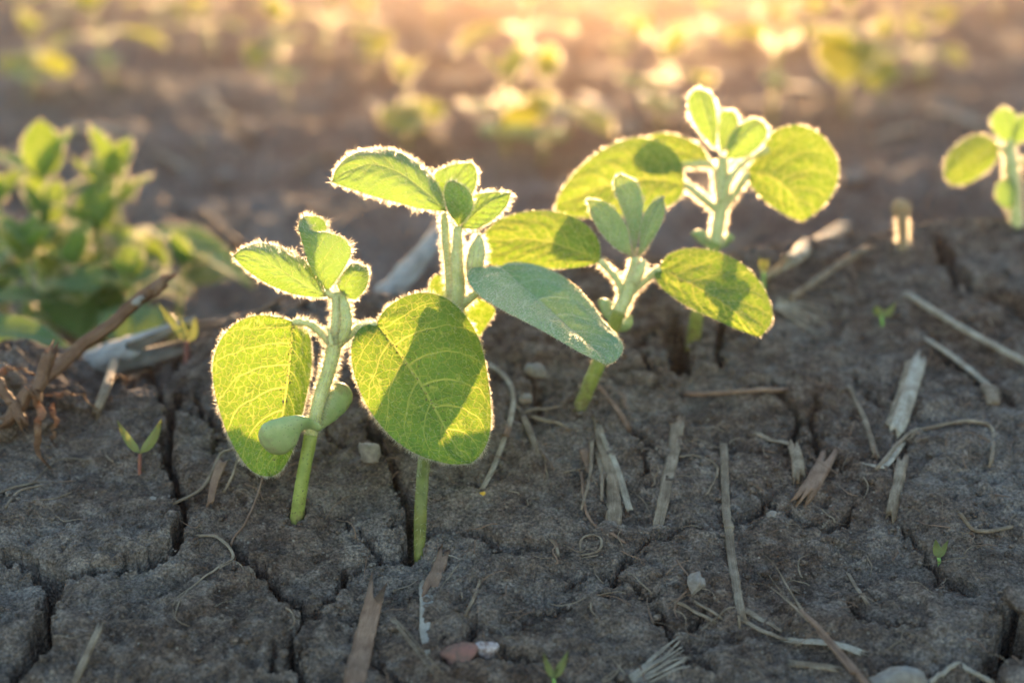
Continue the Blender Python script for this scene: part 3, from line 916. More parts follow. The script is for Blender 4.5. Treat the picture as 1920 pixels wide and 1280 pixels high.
def plant_b():
    z = 0.436
    o = hit(786, 1012)[0]
    t = thing('soybean_seedling', 'soybean seedling with folded grey-green leaf, its stem rising from a wide crack', 'seedling', o, 'soybean seedlings in the front row')
    zb = hit(786, 1012)[1] - 0.001
    add_stem('lower_stem', t, o, [pix(787, 1060, zb), pix(787, 1010, zb), pix(790, 930, zb), pix(797, 850, (zb + z) / 2), pix(815, 760, z), pix(840, 660, z), pix(856, 588, z)], [PXM(10, z)] + [PXM(11.5, z)] * 4 + [PXM(12, z)] * 2, 'shaded_stained_stem', 2)
    add_stem('upper_stem', t, o, P3([(856, 590), (860, 540), (858, 490), (858, 425)], z), [PXM(13, z), PXM(13, z), PXM(12, z), PXM(8, z)], 'upper_stem', 30)
    add_stem('side_stem', t, o, P3([(845, 560, 4), (842, 500, 4), (836, 440, 3), (832, 398, 2)], z), [PXM(9, z), PXM(9, z), PXM(9, z), PXM(6, z)], 'upper_stem', 24, n=14)
    add_stem('bud', t, o, P3([(884, 520, -2), (891, 490, -4), (896, 462, -4), (899, 440, -3)], z), [PXM(8, z), PXM(17, z), PXM(16, z), PXM(4, z)], 'upper_stem', 60, n=16)
    add_stem('petiole', t, o, P3([(856, 580), (885, 556, -1), (915, 530, -1), (938, 502)], z), [PXM(9, z), PXM(8, z), PXM(7, z), PXM(5, z)], 'upper_stem', 26, n=14, seg=10)
    add_stem('petiole', t, o, P3([(856, 580), (850, 555, 4), (842, 540, 9)], z), [PXM(8, z), PXM(6, z)], 'upper_stem', 20, n=10, seg=10)
    # big leaflet upper left
    add_leaf('leaflet', t, o,
             P3([(836, 396), (800, 362, -2), (750, 325, -4), (700, 308, -4), (655, 318, -4), (622, 341, -5)], z),
             P3([(836, 396), (830, 366, 3), (808, 330, 5), (778, 298, 6), (740, 281, 6), (698, 279, 4), (656, 292, 0), (632, 314, -3), (622, 341, -5)], z),
             P3([(836, 396), (800, 394, -3), (755, 383, -5), (705, 369, -6), (660, 355, -6), (622, 341, -5)], z),
             'leaflet', hl=0.0027, edge=24, surf=3, hw=0.00007, bulge=0.17)
    add_leaf('leaflet', t, o,
             P3([(848, 405), (850, 370, 5), (862, 335, 8), (885, 305, 8)], z),
             P3([(848, 405), (828, 360, 9), (814, 328, 10), (845, 310, 10), (885, 305, 8)], z),
             P3([(848, 405), (872, 385, 4), (892, 350, 5), (894, 322, 6), (885, 305, 8)], z),
             'leaflet', hl=0.0027, edge=24, surf=4, hw=0.00007)
    add_leaf('leaflet', t, o,
             P3([(860, 426), (862, 400, -3), (860, 370, -5), (850, 338, -6)], z),
             P3([(860, 426), (842, 398, -4), (833, 368, -5), (837, 345, -6), (850, 338, -6)], z),
             P3([(860, 426), (880, 402, -6), (888, 378, -7), (874, 352, -7), (850, 338, -6)], z),
             'leaflet', hl=0.0023, edge=24, surf=5, hw=0.00007, bulge=-0.15)
    add_leaf('leaflet', t, o,
             P3([(864, 428), (890, 402, -1), (925, 376, -2), (958, 362, -3)], z),
             P3([(864, 428), (874, 385, 3), (892, 366, 3), (925, 360, 1), (958, 362, -3)], z),
             P3([(864, 428), (895, 428, -2), (928, 410, -3), (950, 386, -3), (958, 362, -3)], z),
             'leaflet', hl=0.0027, edge=24, surf=4, hw=0.00007)
    # grey-green leaf seen from above, folded along its midrib, sloping towards the camera
    lf = add_leaf('leaf', t, o,
             P3([(938, 500, 2), (975, 534, 1), (1040, 592, -3), (1095, 646, -12), (1138, 684, -26)], z),
             P3([(938, 500, 2), (962, 491, 8), (1010, 496, 14), (1060, 520, 14), (1100, 560, 9), (1132, 602, 1), (1162, 634, -8), (1168, 656, -15), (1156, 675, -21), (1138, 684, -26)], z),
             P3([(938, 500, 2), (915, 500, -4), (885, 502, -9), (877, 522, -17), (898, 553, -25), (950, 586, -33), (1010, 617, -37), (1060, 645, -37), (1105, 670, -33), (1138, 684, -26)], z),
             'grey_leaf', hl=0.0013, edge=10, surf=7.0, bulge=-0.09, hw=0.00006)
    lf['label'] = 'grey-green hairy leaf folded along its midrib'
    # other leaf, seen behind the stem
    lf = add_leaf('leaf', t, o,
             P3([(850, 548, 9), (832, 580, 18), (802, 640, 28), (775, 700, 34)], z),
             P3([(850, 548, 9), (832, 522, 12), (814, 517, 15), (795, 562, 24), (762, 612, 32), (750, 660, 36), (775, 700, 34)], z),
             P3([(850, 548, 9), (890, 556, 14), (928, 578, 20), (915, 606, 26), (875, 660, 32), (822, 705, 36), (775, 700, 34)], z),
             'leaf', edge=4, surf=0.6)

def plant_c():
    z = 0.458
    o = hit(1090, 758)[0]
    t = thing('soybean_seedling', 'slim soybean seedling with three narrow upright leaflets like a crown', 'seedling', o, 'soybean seedlings in the front row')
    zb = np.linalg.norm((o - pix(960, 640, 0.0)) * 0 ) + hit(1090, 758)[1]
    add_stem('lower_stem', t, o, [pix(1082, 775, zb), pix(1090, 757, zb), pix(1112, 705, zb - .003), pix(1140, 640, z + .004), pix(1162, 580, z)], [PXM(14, z)] * 3 + [PXM(13, z)] * 2, 'stem', 3)
    add_stem('upper_stem', t, o, P3([(1160, 585), (1178, 545), (1190, 510), (1191, 482)], z), [PXM(13, z), PXM(13, z), PXM(15, z), PXM(8, z)], 'upper_stem', 24)
    add_stem('bud', t, o, P3([(1190, 530, -3), (1200, 505, -4), (1208, 488, -3)], z), [PXM(8, z), PXM(10, z), PXM(4, z)], 'upper_stem', 24, n=12)
    add_stem('petiole', t, o, P3([(1168, 562), (1160, 530), (1142, 506), (1124, 488)], z), [PXM(7, z), PXM(6, z), PXM(6, z)], 'upper_stem', 16, n=12, seg=10)
    add_stem('petiole', t, o, P3([(1168, 565), (1192, 540), (1215, 520), (1238, 503)], z), [PXM(8, z), PXM(7, z), PXM(7, z)], 'upper_stem', 16, n=12, seg=10)
    for M, A, B in (
        ([(1186, 482), (1150, 440, -3), (1122, 402, -4), (1100, 374, -4)], [(1186, 482), (1142, 455, -5), (1112, 412, -6), (1100, 374, -4)], [(1186, 482), (1176, 428, -2), (1152, 392, -3), (1126, 376, -4), (1100, 374, -4)]),
        ([(1190, 480), (1186, 430, 2), (1178, 380, 3), (1162, 326, 3)], [(1190, 480), (1178, 428, 0), (1160, 378, 1), (1149, 340, 2), (1162, 326, 3)], [(1190, 480), (1203, 412, 2), (1205, 375, 3), (1193, 342, 3), (1162, 326, 3)]),
        ([(1196, 484), (1212, 440, -2), (1228, 402, -3), (1243, 368, -3)], [(1196, 484), (1203, 420, 1), (1218, 385, 0), (1243, 368, -3)], [(1196, 484), (1228, 442, -3), (1246, 402, -4), (1243, 368, -3)])):
        add_leaf('leaflet', t, o, P3(M, z), P3(A, z), P3(B, z), 'pale_leaflet', hl=0.0018, edge=20, surf=8, ns=30, nw=10, hw=0.00007)
    add_leaf('leaf', t, o,
             P3([(1126, 490), (1080, 470, 4), (1020, 452, 9), (960, 448, 12), (905, 455, 13)], z),
             P3([(1126, 490), (1124, 456, 2), (1106, 428, 4), (1076, 407, 8), (1038, 396, 12), (990, 396, 15), (942, 410, 16), (913, 430, 15), (905, 455, 13)], z),
             P3([(1126, 490), (1090, 501, 2), (1040, 504, 4), (980, 502, 7), (925, 498, 10), (905, 478, 12), (905, 455, 13)], z),
             'leaf', hl=0.0014, edge=6)
    add_leaf('leaf', t, o,
             P3([(1236, 503), (1280, 525, -3), (1330, 552, -6), (1385, 592, -8), (1425, 632, -8)], z),
             P3([(1236, 503), (1252, 478, 3), (1292, 464, 6), (1342, 471, 7), (1392, 496, 6), (1427, 532, 3), (1447, 576, -1), (1446, 606, -5), (1425, 632, -8)], z),
             P3([(1236, 503), (1227, 515, -3), (1245, 543, -6), (1285, 572, -9), (1335, 597, -10), (1390, 621, -10), (1425, 632, -8)], z),
             'leaf', hl=0.0014, edge=6, specks=30)
    add_cotyledon(t, o, P3([(1150, 600, 4), (1140, 580, 6), (1130, 568, 8), (1122, 562, 8)], z), [PXM(7, z), PXM(15, z), PXM(16, z), PXM(4, z)])
    add_cotyledon(t, o, P3([(1152, 600, 4), (1166, 612, 6), (1176, 606, 8), (1182, 590, 8)], z), [PXM(7, z), PXM(12, z), PXM(13, z), PXM(4, z)])

def plant_d():
    z = 0.505
    o, zb = hit(1300, 640)
    t = thing('soybean_seedling', 'tall backlit soybean seedling with large rounded leaves, rearmost of the sharp row', 'seedling', o, 'soybean seedlings in the front row')
    add_stem('lower_stem', t, o, [pix(1296, 660, zb), pix(1300, 638, zb), pix(1308, 585, zb - .004), pix(1325, 510, z), pix(1340, 455, z)], [PXM(13, z)] * 5, 'stem', 0)
    add_stem('upper_stem', t, o, P3([(1340, 460), (1350, 400), (1356, 350), (1354, 296)], z), [PXM(12, z), PXM(12, z), PXM(13, z), PXM(9, z)], 'upper_stem', 22, hw=0.00009)
    add_stem('petiole', t, o, P3([(1346, 395), (1318, 372), (1285, 345)], z), [PXM(7, z), PXM(7, z)], 'upper_stem', 18, n=12, seg=10)
    add_stem('petiole', t, o, P3([(1350, 400), (1378, 362), (1402, 325)], z), [PXM(7, z), PXM(7, z)], 'upper_stem', 18, n=12, seg=10)
    add_stem('petiole', t, o, P3([(1352, 400, 3), (1344, 350, 4), (1338, 312, 5), (1300, 308, 6), (1268, 312, 7)], z), [PXM(6, z), PXM(6, z), PXM(6, z), PXM(5, z)], 'upper_stem', 18, n=16, seg=10)
    add_stem('petiole', t, o, P3([(1352, 380, -2), (1372, 330, -3), (1400, 300, -2), (1440, 280, 0)], z), [PXM(6, z), PXM(6, z), PXM(5, z)], 'upper_stem', 18, n=14, seg=10)
    for M, A, B in (
        ([(1342, 280), (1332, 240, -2), (1320, 205, -3), (1308, 166, -2)], [(1342, 280), (1308, 242, -1), (1291, 205, -1), (1294, 178, -1), (1308, 166, -2)], [(1342, 280), (1346, 240, 1), (1342, 200, 1), (1330, 175, 0), (1308, 166, -2)]),
        ([(1352, 292), (1362, 255, 3), (1370, 228, 4), (1375, 207, 4)], [(1352, 292), (1346, 250, 3), (1350, 212, 4), (1375, 207, 4)], [(1352, 292), (1376, 260, 3), (1384, 225, 4), (1375, 207, 4)]),
        ([(1360, 298), (1385, 270, -4), (1408, 245, -5), (1428, 228, -4)], [(1360, 298), (1366, 262, -1), (1388, 234, -1), (1412, 222, -2), (1428, 228, -4)], [(1360, 298), (1395, 296, -4), (1425, 275, -5), (1440, 248, -5), (1428, 228, -4)])):
        add_leaf('leaflet', t, o, P3(M, z), P3(A, z), P3(B, z), 'leaflet', hl=0.0027, edge=24, surf=4, hw=0.00007, ns=30, nw=10)
    add_leaf('leaf', t, o,
             P3([(1284, 345), (1220, 335, 2), (1150, 345, 4), (1090, 365, 5), (1040, 392, 5)], z),
             P3([(1284, 345), (1275, 300, 5), (1240, 268, 8), (1190, 258, 10), (1130, 280, 10), (1080, 322, 8), (1050, 360, 6), (1040, 392, 5)], z),
             P3([(1284, 345), (1275, 372, -3), (1240, 392, -4), (1180, 404, -3), (1110, 408, 0), (1060, 405, 3), (1040, 392, 5)], z),
             'leaf', hl=0.0019, edge=8, hw=0.00009)
    add_leaf('leaf', t, o,
             P3([(1330, 303, 6), (1290, 288, 9), (1240, 280, 12), (1185, 285, 14)], z),
             P3([(1330, 303, 6), (1318, 280, 10), (1282, 257, 13), (1240, 249, 15), (1205, 262, 15), (1185, 285, 14)], z),
             P3([(1330, 303, 6), (1290, 312, 6), (1240, 318, 8), (1200, 308, 12), (1185, 285, 14)], z),
             'leaf', hl=0.0019, edge=8, hw=0.00009)
    add_leaf('leaf', t, o,
             P3([(1402, 324), (1440, 330, -3), (1475, 355, -5), (1496, 388, -5), (1504, 416, -4)], z),
             P3([(1402, 324), (1418, 280, 4), (1450, 246, 7), (1496, 235, 8), (1542, 256, 7), (1571, 302, 4), (1567, 350, 1), (1540, 390, -2), (1504, 416, -4)], z),
             P3([(1402, 324), (1410, 350, -4), (1440, 382, -7), (1475, 405, -7), (1504, 416, -4)], z),
             'leaf', hl=0.0019, edge=8, hw=0.00009)
    add_cotyledon(t, o, P3([(1336, 462, 3), (1322, 448, 4), (1308, 440, 5), (1296, 440, 5)], z), [PXM(7, z), PXM(13, z), PXM(13, z), PXM(4, z)])
    add_cotyledon(t, o, P3([(1342, 462, 3), (1356, 452, 4), (1366, 446, 5), (1376, 450, 5)], z), [PXM(7, z), PXM(13, z), PXM(13, z), PXM(4, z)])

def plant_e():
    o, zb = hit(1906, 425)
    z = zb
    t = thing('soybean_seedling', 'blurred soybean seedling cut by the right edge of the photo', 'seedling', o, 'soybean seedlings in the front row')
    add_stem('stem', t, o, [o + np.array([0, 0, -.006]), o] + P3([(1902, 370), (1896, 320), (1892, 262)], z), [PXM(11, z), PXM(11, z), PXM(13, z), PXM(8, z)], 'upper_stem', 22, hw=0.0001)
    add_stem('petiole', t, o, P3([(1896, 310), (1885, 285), (1872, 275)], z), [PXM(6, z), PXM(5, z)], 'upper_stem', 14, n=8, seg=8)
    add_stem('petiole', t, o, P3([(1898, 310), (1925, 300), (1945, 290)], z), [PXM(6, z), PXM(5, z)], 'upper_stem', 14, n=8, seg=8)
    add_leaf('leaf', t, o, P3([(1873, 272), (1840, 290, -4), (1805, 315, -6), (1780, 345, -6)], z),
             P3([(1873, 272), (1845, 254, 4), (1805, 262, 5), (1777, 290, 2), (1770, 325, -3), (1780, 345, -6)], z),
             P3([(1873, 272), (1868, 300, -5), (1845, 325, -8), (1810, 345, -8), (1780, 345, -6)], z), 'leaf', hl=0.0021, edge=8, hw=0.0001, ns=26, nw=8)
    add_leaf('leaf', t, o, P3([(1945, 290), (1970, 300, -3), (2010, 320, -5), (2050, 350, -6)], z),
             P3([(1945, 290), (1975, 260, 4), (2030, 280, 4), (2055, 320, 0), (2050, 350, -6)], z),
             P3([(1945, 290), (1950, 320, -5), (1990, 350, -8), (2050, 350, -6)], z), 'leaf', hl=0.0021, edge=8, hw=0.0001, ns=26, nw=8)
    for M, A, B in (([(1894, 275), (1886, 240, -2), (1882, 200, -2)], [(1894, 275), (1862, 245, 0), (1860, 218, 0), (1882, 200, -2)], [(1894, 275), (1906, 245, 0), (1904, 215, 0), (1882, 200, -2)]),
                    ([(1898, 275), (1915, 245, -2), (1935, 215, -2)], [(1898, 275), (1900, 240, 0), (1912, 218, 0), (1935, 215, -2)], [(1898, 275), (1930, 258, 0), (1945, 235, 0), (1935, 215, -2)]),
                    ([(1896, 330, -3), (1882, 345, -5), (1872, 375, -6), (1890, 395, -6)], [(1896, 330, -3), (1870, 345, -5), (1868, 375, -5), (1890, 395, -6)], [(1896, 330, -3), (1905, 350, -6), (1905, 380, -6), (1890, 395, -6)])):
        add_leaf('leaflet', t, o, P3(M, z), P3(A, z), P3(B, z), 'leaflet', hl=0.0022, edge=10, surf=2, ns=18, nw=6, hw=0.0001)
def plant_f():
    z = .565
    o = pix(-70, 760, z); o[2] = float(ground_mid(o[0], o[1]))
    t = thing('soybean_seedling', 'broad low green leaf reaching in at the left edge behind the crest', 'seedling', o)
    add_stem('stem', t, o, [o + np.array([0, 0, -.006]), o, pix(-66, 690, z), pix(-60, 630, z)], [PXM(12, z), PXM(12, z), PXM(10, z)], 'upper_stem', 10)
    for M, A, B in (([(-60, 632), (0, 628, -3), (70, 640, -6), (134, 652, -10)], [(-60, 632), (-40, 600, 8), (20, 590, 10), (85, 612, 4), (134, 652, -10)], [(-60, 632), (-30, 665, -14), (30, 680, -18), (90, 672, -16), (134, 652, -10)]),
                    ([(-62, 632), (-110, 620, 3), (-170, 630, 6)], [(-62, 632), (-110, 590, 10), (-170, 630, 6)], [(-62, 632), (-110, 665, -6), (-170, 630, 6)])):
        add_leaf('leaf', t, o, P3(M, z), P3(A, z), P3(B, z), 'deep_leaf', edge=5, surf=.5, ns=24, nw=8)
    add_leaf('leaflet', t, o, P3([(-60, 632), (-58, 590), (-62, 560)], z), P3([(-60, 632), (-75, 590, 2), (-62, 560)], z), P3([(-60, 632), (-44, 592, 2), (-62, 560)], z), 'leaflet', edge=6, surf=1, ns=16, nw=6)
plant_a(); plant_b(); plant_c(); plant_d(); plant_e(); plant_f()

# ------------------------------------------------------------------ generic seedlings for the rows behind
def generic_leaf_curves(base, az, el, L, W, droop, fold):
    d = np.array([math.cos(az) * math.cos(el), math.sin(az) * math.cos(el), math.sin(el)])
    side = norm(np.cross(d, np.array([0, 0, 1.0])) + 1e-9)
    up = norm(np.cross(side, d))
    f = np.linspace(0, 1, 9)
    mid = [base + d * L * t - np.array([0, 0, 1]) * droop * L * t * t for t in f]
    prof = np.sin(math.pi * np.clip(f, 0, 1) ** 0.8) ** 0.75
    A = [m - side * W * p + up * fold * W * p for m, p in zip(mid, prof)]
    B = [m + side * W * p + up * fold * W * p for m, p in zip(mid, prof)]
    return mid, A, B

def generic_seedling(seed, n_leaf=2, H=0.07, size=1.0, hw=0.00022, mat='far_leaf'):
    rs = random.Random(seed)
    O = np.zeros(3)
    t = thing('soybean_seedling', '', 'seedling', (0, 0, 0))
    top = np.array([rs.uniform(-.008, .008), rs.uniform(-.008, .008), H])
    midp = top * 0.6 + np.array([rs.uniform(-.004, .004), 0, 0])
    add_stem('stem', t, O, [np.array([0, 0, -0.012]), np.zeros(3), midp, top], [.0017, .0017, .0015, .0010], 'stem', 1.2, hw=hw, n=14, seg=8)
    az0 = rs.uniform(0, 6.28)
    for k in range(2):
        az = az0 + k * math.pi + rs.uniform(-.4, .4)
        b = midp + np.array([math.cos(az), math.sin(az), 0.6]) * 0.013
        add_stem('petiole', t, O, [midp, (midp + b) / 2 + np.array([0, 0, .002]), b], [.0011, .0009], 'upper_stem', 6, hw=hw, n=8, seg=6)
        M, A, B = generic_leaf_curves(b, az, rs.uniform(-.5, .5), .043 * size * rs.uniform(.85, 1.15), .019 * size * rs.uniform(.85, 1.1), rs.uniform(.1, .5), rs.uniform(-.1, .35))
        add_leaf('leaf', t, O, M, A, B, mat, hl=.0019, edge=3.5, surf=0.3, hw=hw, ns=18, nw=6)
    for k in range(3):
        az = az0 + 1.2 + k * 2.1 + rs.uniform(-.4, .4)
        M, A, B = generic_leaf_curves(top, az, rs.uniform(.5, 1.3), .026 * size * rs.uniform(.8, 1.3), .0085 * size, rs.uniform(0, .2), rs.uniform(.1, .5))
        add_leaf('leaflet', t, O, M, A, B, mat, hl=.0021, edge=5, surf=0.8, hw=hw, ns=14, nw=5)
    for k in range(2):
        az = az0 + 1.57 + k * math.pi
        c0 = midp * 0.55
        d = np.array([math.cos(az), math.sin(az), 0.15])
        add_cotyledon(t, O, [c0, c0 + d * .006, c0 + d * .013, c0 + d * .018], [.0015, .004, .0042, .001], seg=8)
    return t

def copy_tree(o, parent=None):
    c = o.copy(); COL.objects.link(c); c.parent = parent
    for ch in list(o.children):
        copy_tree(ch, c)
    return c

PROTO = [generic_seedling(s, H=h) for s, h in ((3, .054), (14, .062), (25, .048), (36, .070))] + [generic_seedling(s, H=h, hw=.00012, mat='deep_leaf') for s, h in ((43, .054), (54, .062), (65, .048), (76, .070))]
used = [False] * len(PROTO)

def place_seedling(k, px, py, label, group, scale=1.0, rot=None, zc=None):
    if not used[k]:
        o = PROTO[k]; used[k] = True
    else:
        o = copy_tree(PROTO[k])
    p = pix(px, py, zc) if zc else hit(px, py)[0]
    if zc:
        p[2] = float(ground_mid(p[0], p[1]))
    o.location = p
    o.rotation_euler = (random.uniform(-.08, .08), random.uniform(-.08, .08), random.uniform(0, 6.28) if rot is None else rot)
    o.scale = (scale,) * 3
    o['label'] = label; o['category'] = 'seedling'; o['group'] = group
    return o

G2 = 'soybean seedlings in the next row at left'
for k_, px_, py_, sc_, ro_, z_, lab_ in (
        (1, 8, 620, 1.06, 0.3, .74, 'blurred seedling cut by the left edge of the photo, its top glowing'),
        (0, 62, 620, 1.02, 3.1, .73, 'blurred seedling second from the left edge, shorter than its neighbours'),
        (3, 142, 620, 1.08, 1.9, .745, 'tallest blurred seedling in the middle of the left cluster'),
        (2, 200, 625, 1.12, 2.0, .73, 'shaded blurred seedling right of the tallest in the left cluster'),
        (3, 278, 620, 1.04, 0.9, .74, 'tall blurred seedling at the right end of the left cluster'),
        (0, 318, 640, 0.72, 4.4, .715, 'small blurred seedling last on the right of the left cluster'),
        (2, 250, 650, 0.72, 2.2, .665, 'low blurred seedling right behind the leaning twig tip'),
        (1, 230, 620, 1.0, 5.9, .76, 'blurred seedling at the back of the left cluster, behind its right end'),
        (2, 100, 610, 1.15, 0.4, .77, 'blurred seedling at the back of the left cluster, behind its middle'),
        (0, 40, 640, 0.85, 2.9, .69, 'low shaded seedling at the foot of the left cluster, by the left edge'),
        (1, 110, 640, 0.78, 5.4, .69, 'low shaded seedling at the foot of the left cluster, left of two'),
        (0, 175, 640, 0.78, 1.1, .69, 'low shaded seedling at the foot of the left cluster, right of two')):
    place_seedling(k_ + 4, px_, py_, lab_, G2, sc_ * 1.1, ro_, z_)

G3 = 'far blurred soybean seedlings'
FAR = [
    (0, 65, 190, 'far blurred seedling at upper left, nearest the left edge'),
    (1, 210, 165, 'far blurred seedling at upper left, second from the left edge'),
    (3, 535, 195, 'far glowing seedling above and left of centre, left of a close pair'),
    (1, 690, 140, 'far glowing seedling above and left of centre, right of a close pair'),
    (2, 600, 110, 'far seedling peeping between the close glowing pair'),
    (0, 770, 285, 'small far seedling standing just left of and above the second plant'),
    (2, 940, 300, 'small far seedling right above the second plant, left of two'),
    (0, 1010, 300, 'small far seedling right above the second plant, right of two'),
    (1, 965, 150, 'far sunlit seedling at top centre'),
    (3, 1165, 130, 'brightest far sunlit seedling at top, right of centre'),
    (0, 1315, 110, 'far yellow seedling at top, above the tall rear plant'),
    (2, 1420, 80, 'far seedling at top right, left of two near the edge'),
    (1, 1490, 80, 'far seedling at top right, right of two near the edge'),
    (2, 1245, 240, 'small far seedling just left of the tall rear plant tip'),
    (3, 1450, 225, 'far seedling right of the tall rear plant, lying low'),
    (1, 1580, 210, 'far blurred seedling right of the tall rear plant, leftmost of a low clump'),
    (0, 1660, 190, 'far blurred seedling in the low clump at right, middle'),
    (2, 1740, 170, 'far blurred seedling in the low clump at right, last'),
    (0, 1760, 60, 'far seedling close to the top right corner'),
    (1, 300, 70, 'far hazy seedling at top, left of centre'),
    (2, 400, 100, 'far dim seedling at top left among grey soil'),
    (3, 110, 60, 'far hazy seedling in the top left corner'),
]
for k, px, py, lab in FAR:
    place_seedling(k, px + random.uniform(-12, 12), py + random.uniform(-8, 8), lab, G3, random.uniform(1.1, 1.6))
GR = 'last row of seedlings along the top edge'
for i, px in enumerate((30, 190, 330, 470, 640, 800, 920, 1060, 1200, 1340, 1500, 1640, 1850)):
    nth = ('first', 'second', 'third', 'fourth', 'fifth', 'sixth', 'middle', 'sixth', 'fifth', 'fourth', 'third', 'second', 'last')[i]
    lab = 'very blurred seedling in the hazy row along the top edge, ' + ('middle one' if i == 6 else nth + ' from the ' + ('left' if i < 6 else 'right') if nth != 'last' else 'nearest the right corner')
    place_seedling(i % 4, px + random.uniform(-20, 20), 28 + random.uniform(-18, 14), lab, GR, random.uniform(1.1, 1.6))

straw_mat('tan_sprout', (0.22, 0.16, 0.09), (0.36, 0.28, 0.18), (0.50, 0.41, 0.29), tr=0.35)
# small curled stub at right
def stub():
    p, zc = hit(1692, 468)
    t = thing('emerging_seedling', 'small pale hooked seedling stub standing alone at right', 'seedling', p)
    add_stem('stem', t, p, [p + np.array([0, 0, -.004]), p, pix(1692, 430, zc), pix(1690, 400, zc)], [PXM(10, zc), PXM(9, zc), PXM(10, zc)], 'tan_sprout', 30, n=10, seg=8)
    add_cotyledon(t, p, [pix(1692, 408, zc), pix(1690, 395, zc), pix(1692, 382, zc), pix(1694, 374, zc)], [PXM(9, zc), PXM(19, zc), PXM(20, zc), PXM(12, zc)], mat='tan_sprout')
stub()

# ------------------------------------------------------------------ weed seedlings
def weed(px, py, leaves, label, stem_top, zc=None, red=True, sw=4.0):
    p, z = hit(px, py)
    t = thing('weed_seedling', label, 'weed', p, 'tiny weed seedlings')
    top = pix(*stem_top, z - .001)
    add_stem('stem', t, p, [p + np.array([0, 0, -.003]), p, top], [PXM(sw, z), PXM(sw * .9, z), PXM(sw * .8, z)], 'weed_red' if red else 'weed_green', 0, n=10, seg=8)
    for (tx, ty, wd) in leaves:
        tip = pix(tx, ty, z - .002)
        d = tip - top
        side = norm(np.cross(d, np.array([0.1, 1, 0.3])))
        f = np.linspace(0, 1, 7)
        pr = np.sin(math.pi * f ** .75) ** .8 * PXM(wd, z)
        bow = (np.array([0, 0, -1]) + side * random.uniform(-.8, .8)) * np.linalg.norm(d) * random.uniform(.05, .14)
        mid = [top + d * q + bow * 4 * q * (1 - q) for q in f]
        A = [m - side * w_ + np.array([0, .6, 0]) * w_ * .5 for m, w_ in zip(mid, pr)]
        B = [m + side * w_ + np.array([0, .6, 0]) * w_ * .5 for m, w_ in zip(mid, pr)]
        add_leaf('leaf', t, p, mid, A, B, 'weed_leaf', edge=0, surf=0, ns=14, nw=4, crumple=0)
leaf_mat('weed_leaf', (0.15, 0.215, 0.09), (0.17, 0.225, 0.10), (0.22, 0.26, 0.05), (0.28, 0.12, 0.08), (0.35, 0.2, 0.1), tmix=0.4, net=0.4, vein=0.7)
weed(262, 885, [(220, 788, 10), (303, 784, 9)], 'two-leaved weed sprout with red stem on bare soil at left', (262, 850))
weed(350, 680, [(295, 566, 8), (338, 592, 6), (366, 592, 8)], 'three-leaved weed sprout with red stem on the crest at left', (350, 640), sw=6)
weed(1762, 1060, [(1754, 1010, 8), (1778, 1012, 7)], 'small green weed sprout at right', (1760, 1045), red=False)
weed(1040, 1290, [(1018, 1222, 7), (1066, 1218, 8), (1045, 1250, 5)], 'green weed sprout at the bottom edge', (1038, 1272), red=False)
weed(1655, 612, [(1640, 572, 9), (1680, 565, 8)], 'small blurred weed sprout beside long pale straws', (1652, 592), red=False)
weed(1432, 545, [(1424, 482, 6), (1440, 484, 6)], 'thin yellowish weed sprout behind the third plant leaf', (1432, 510), red=False)

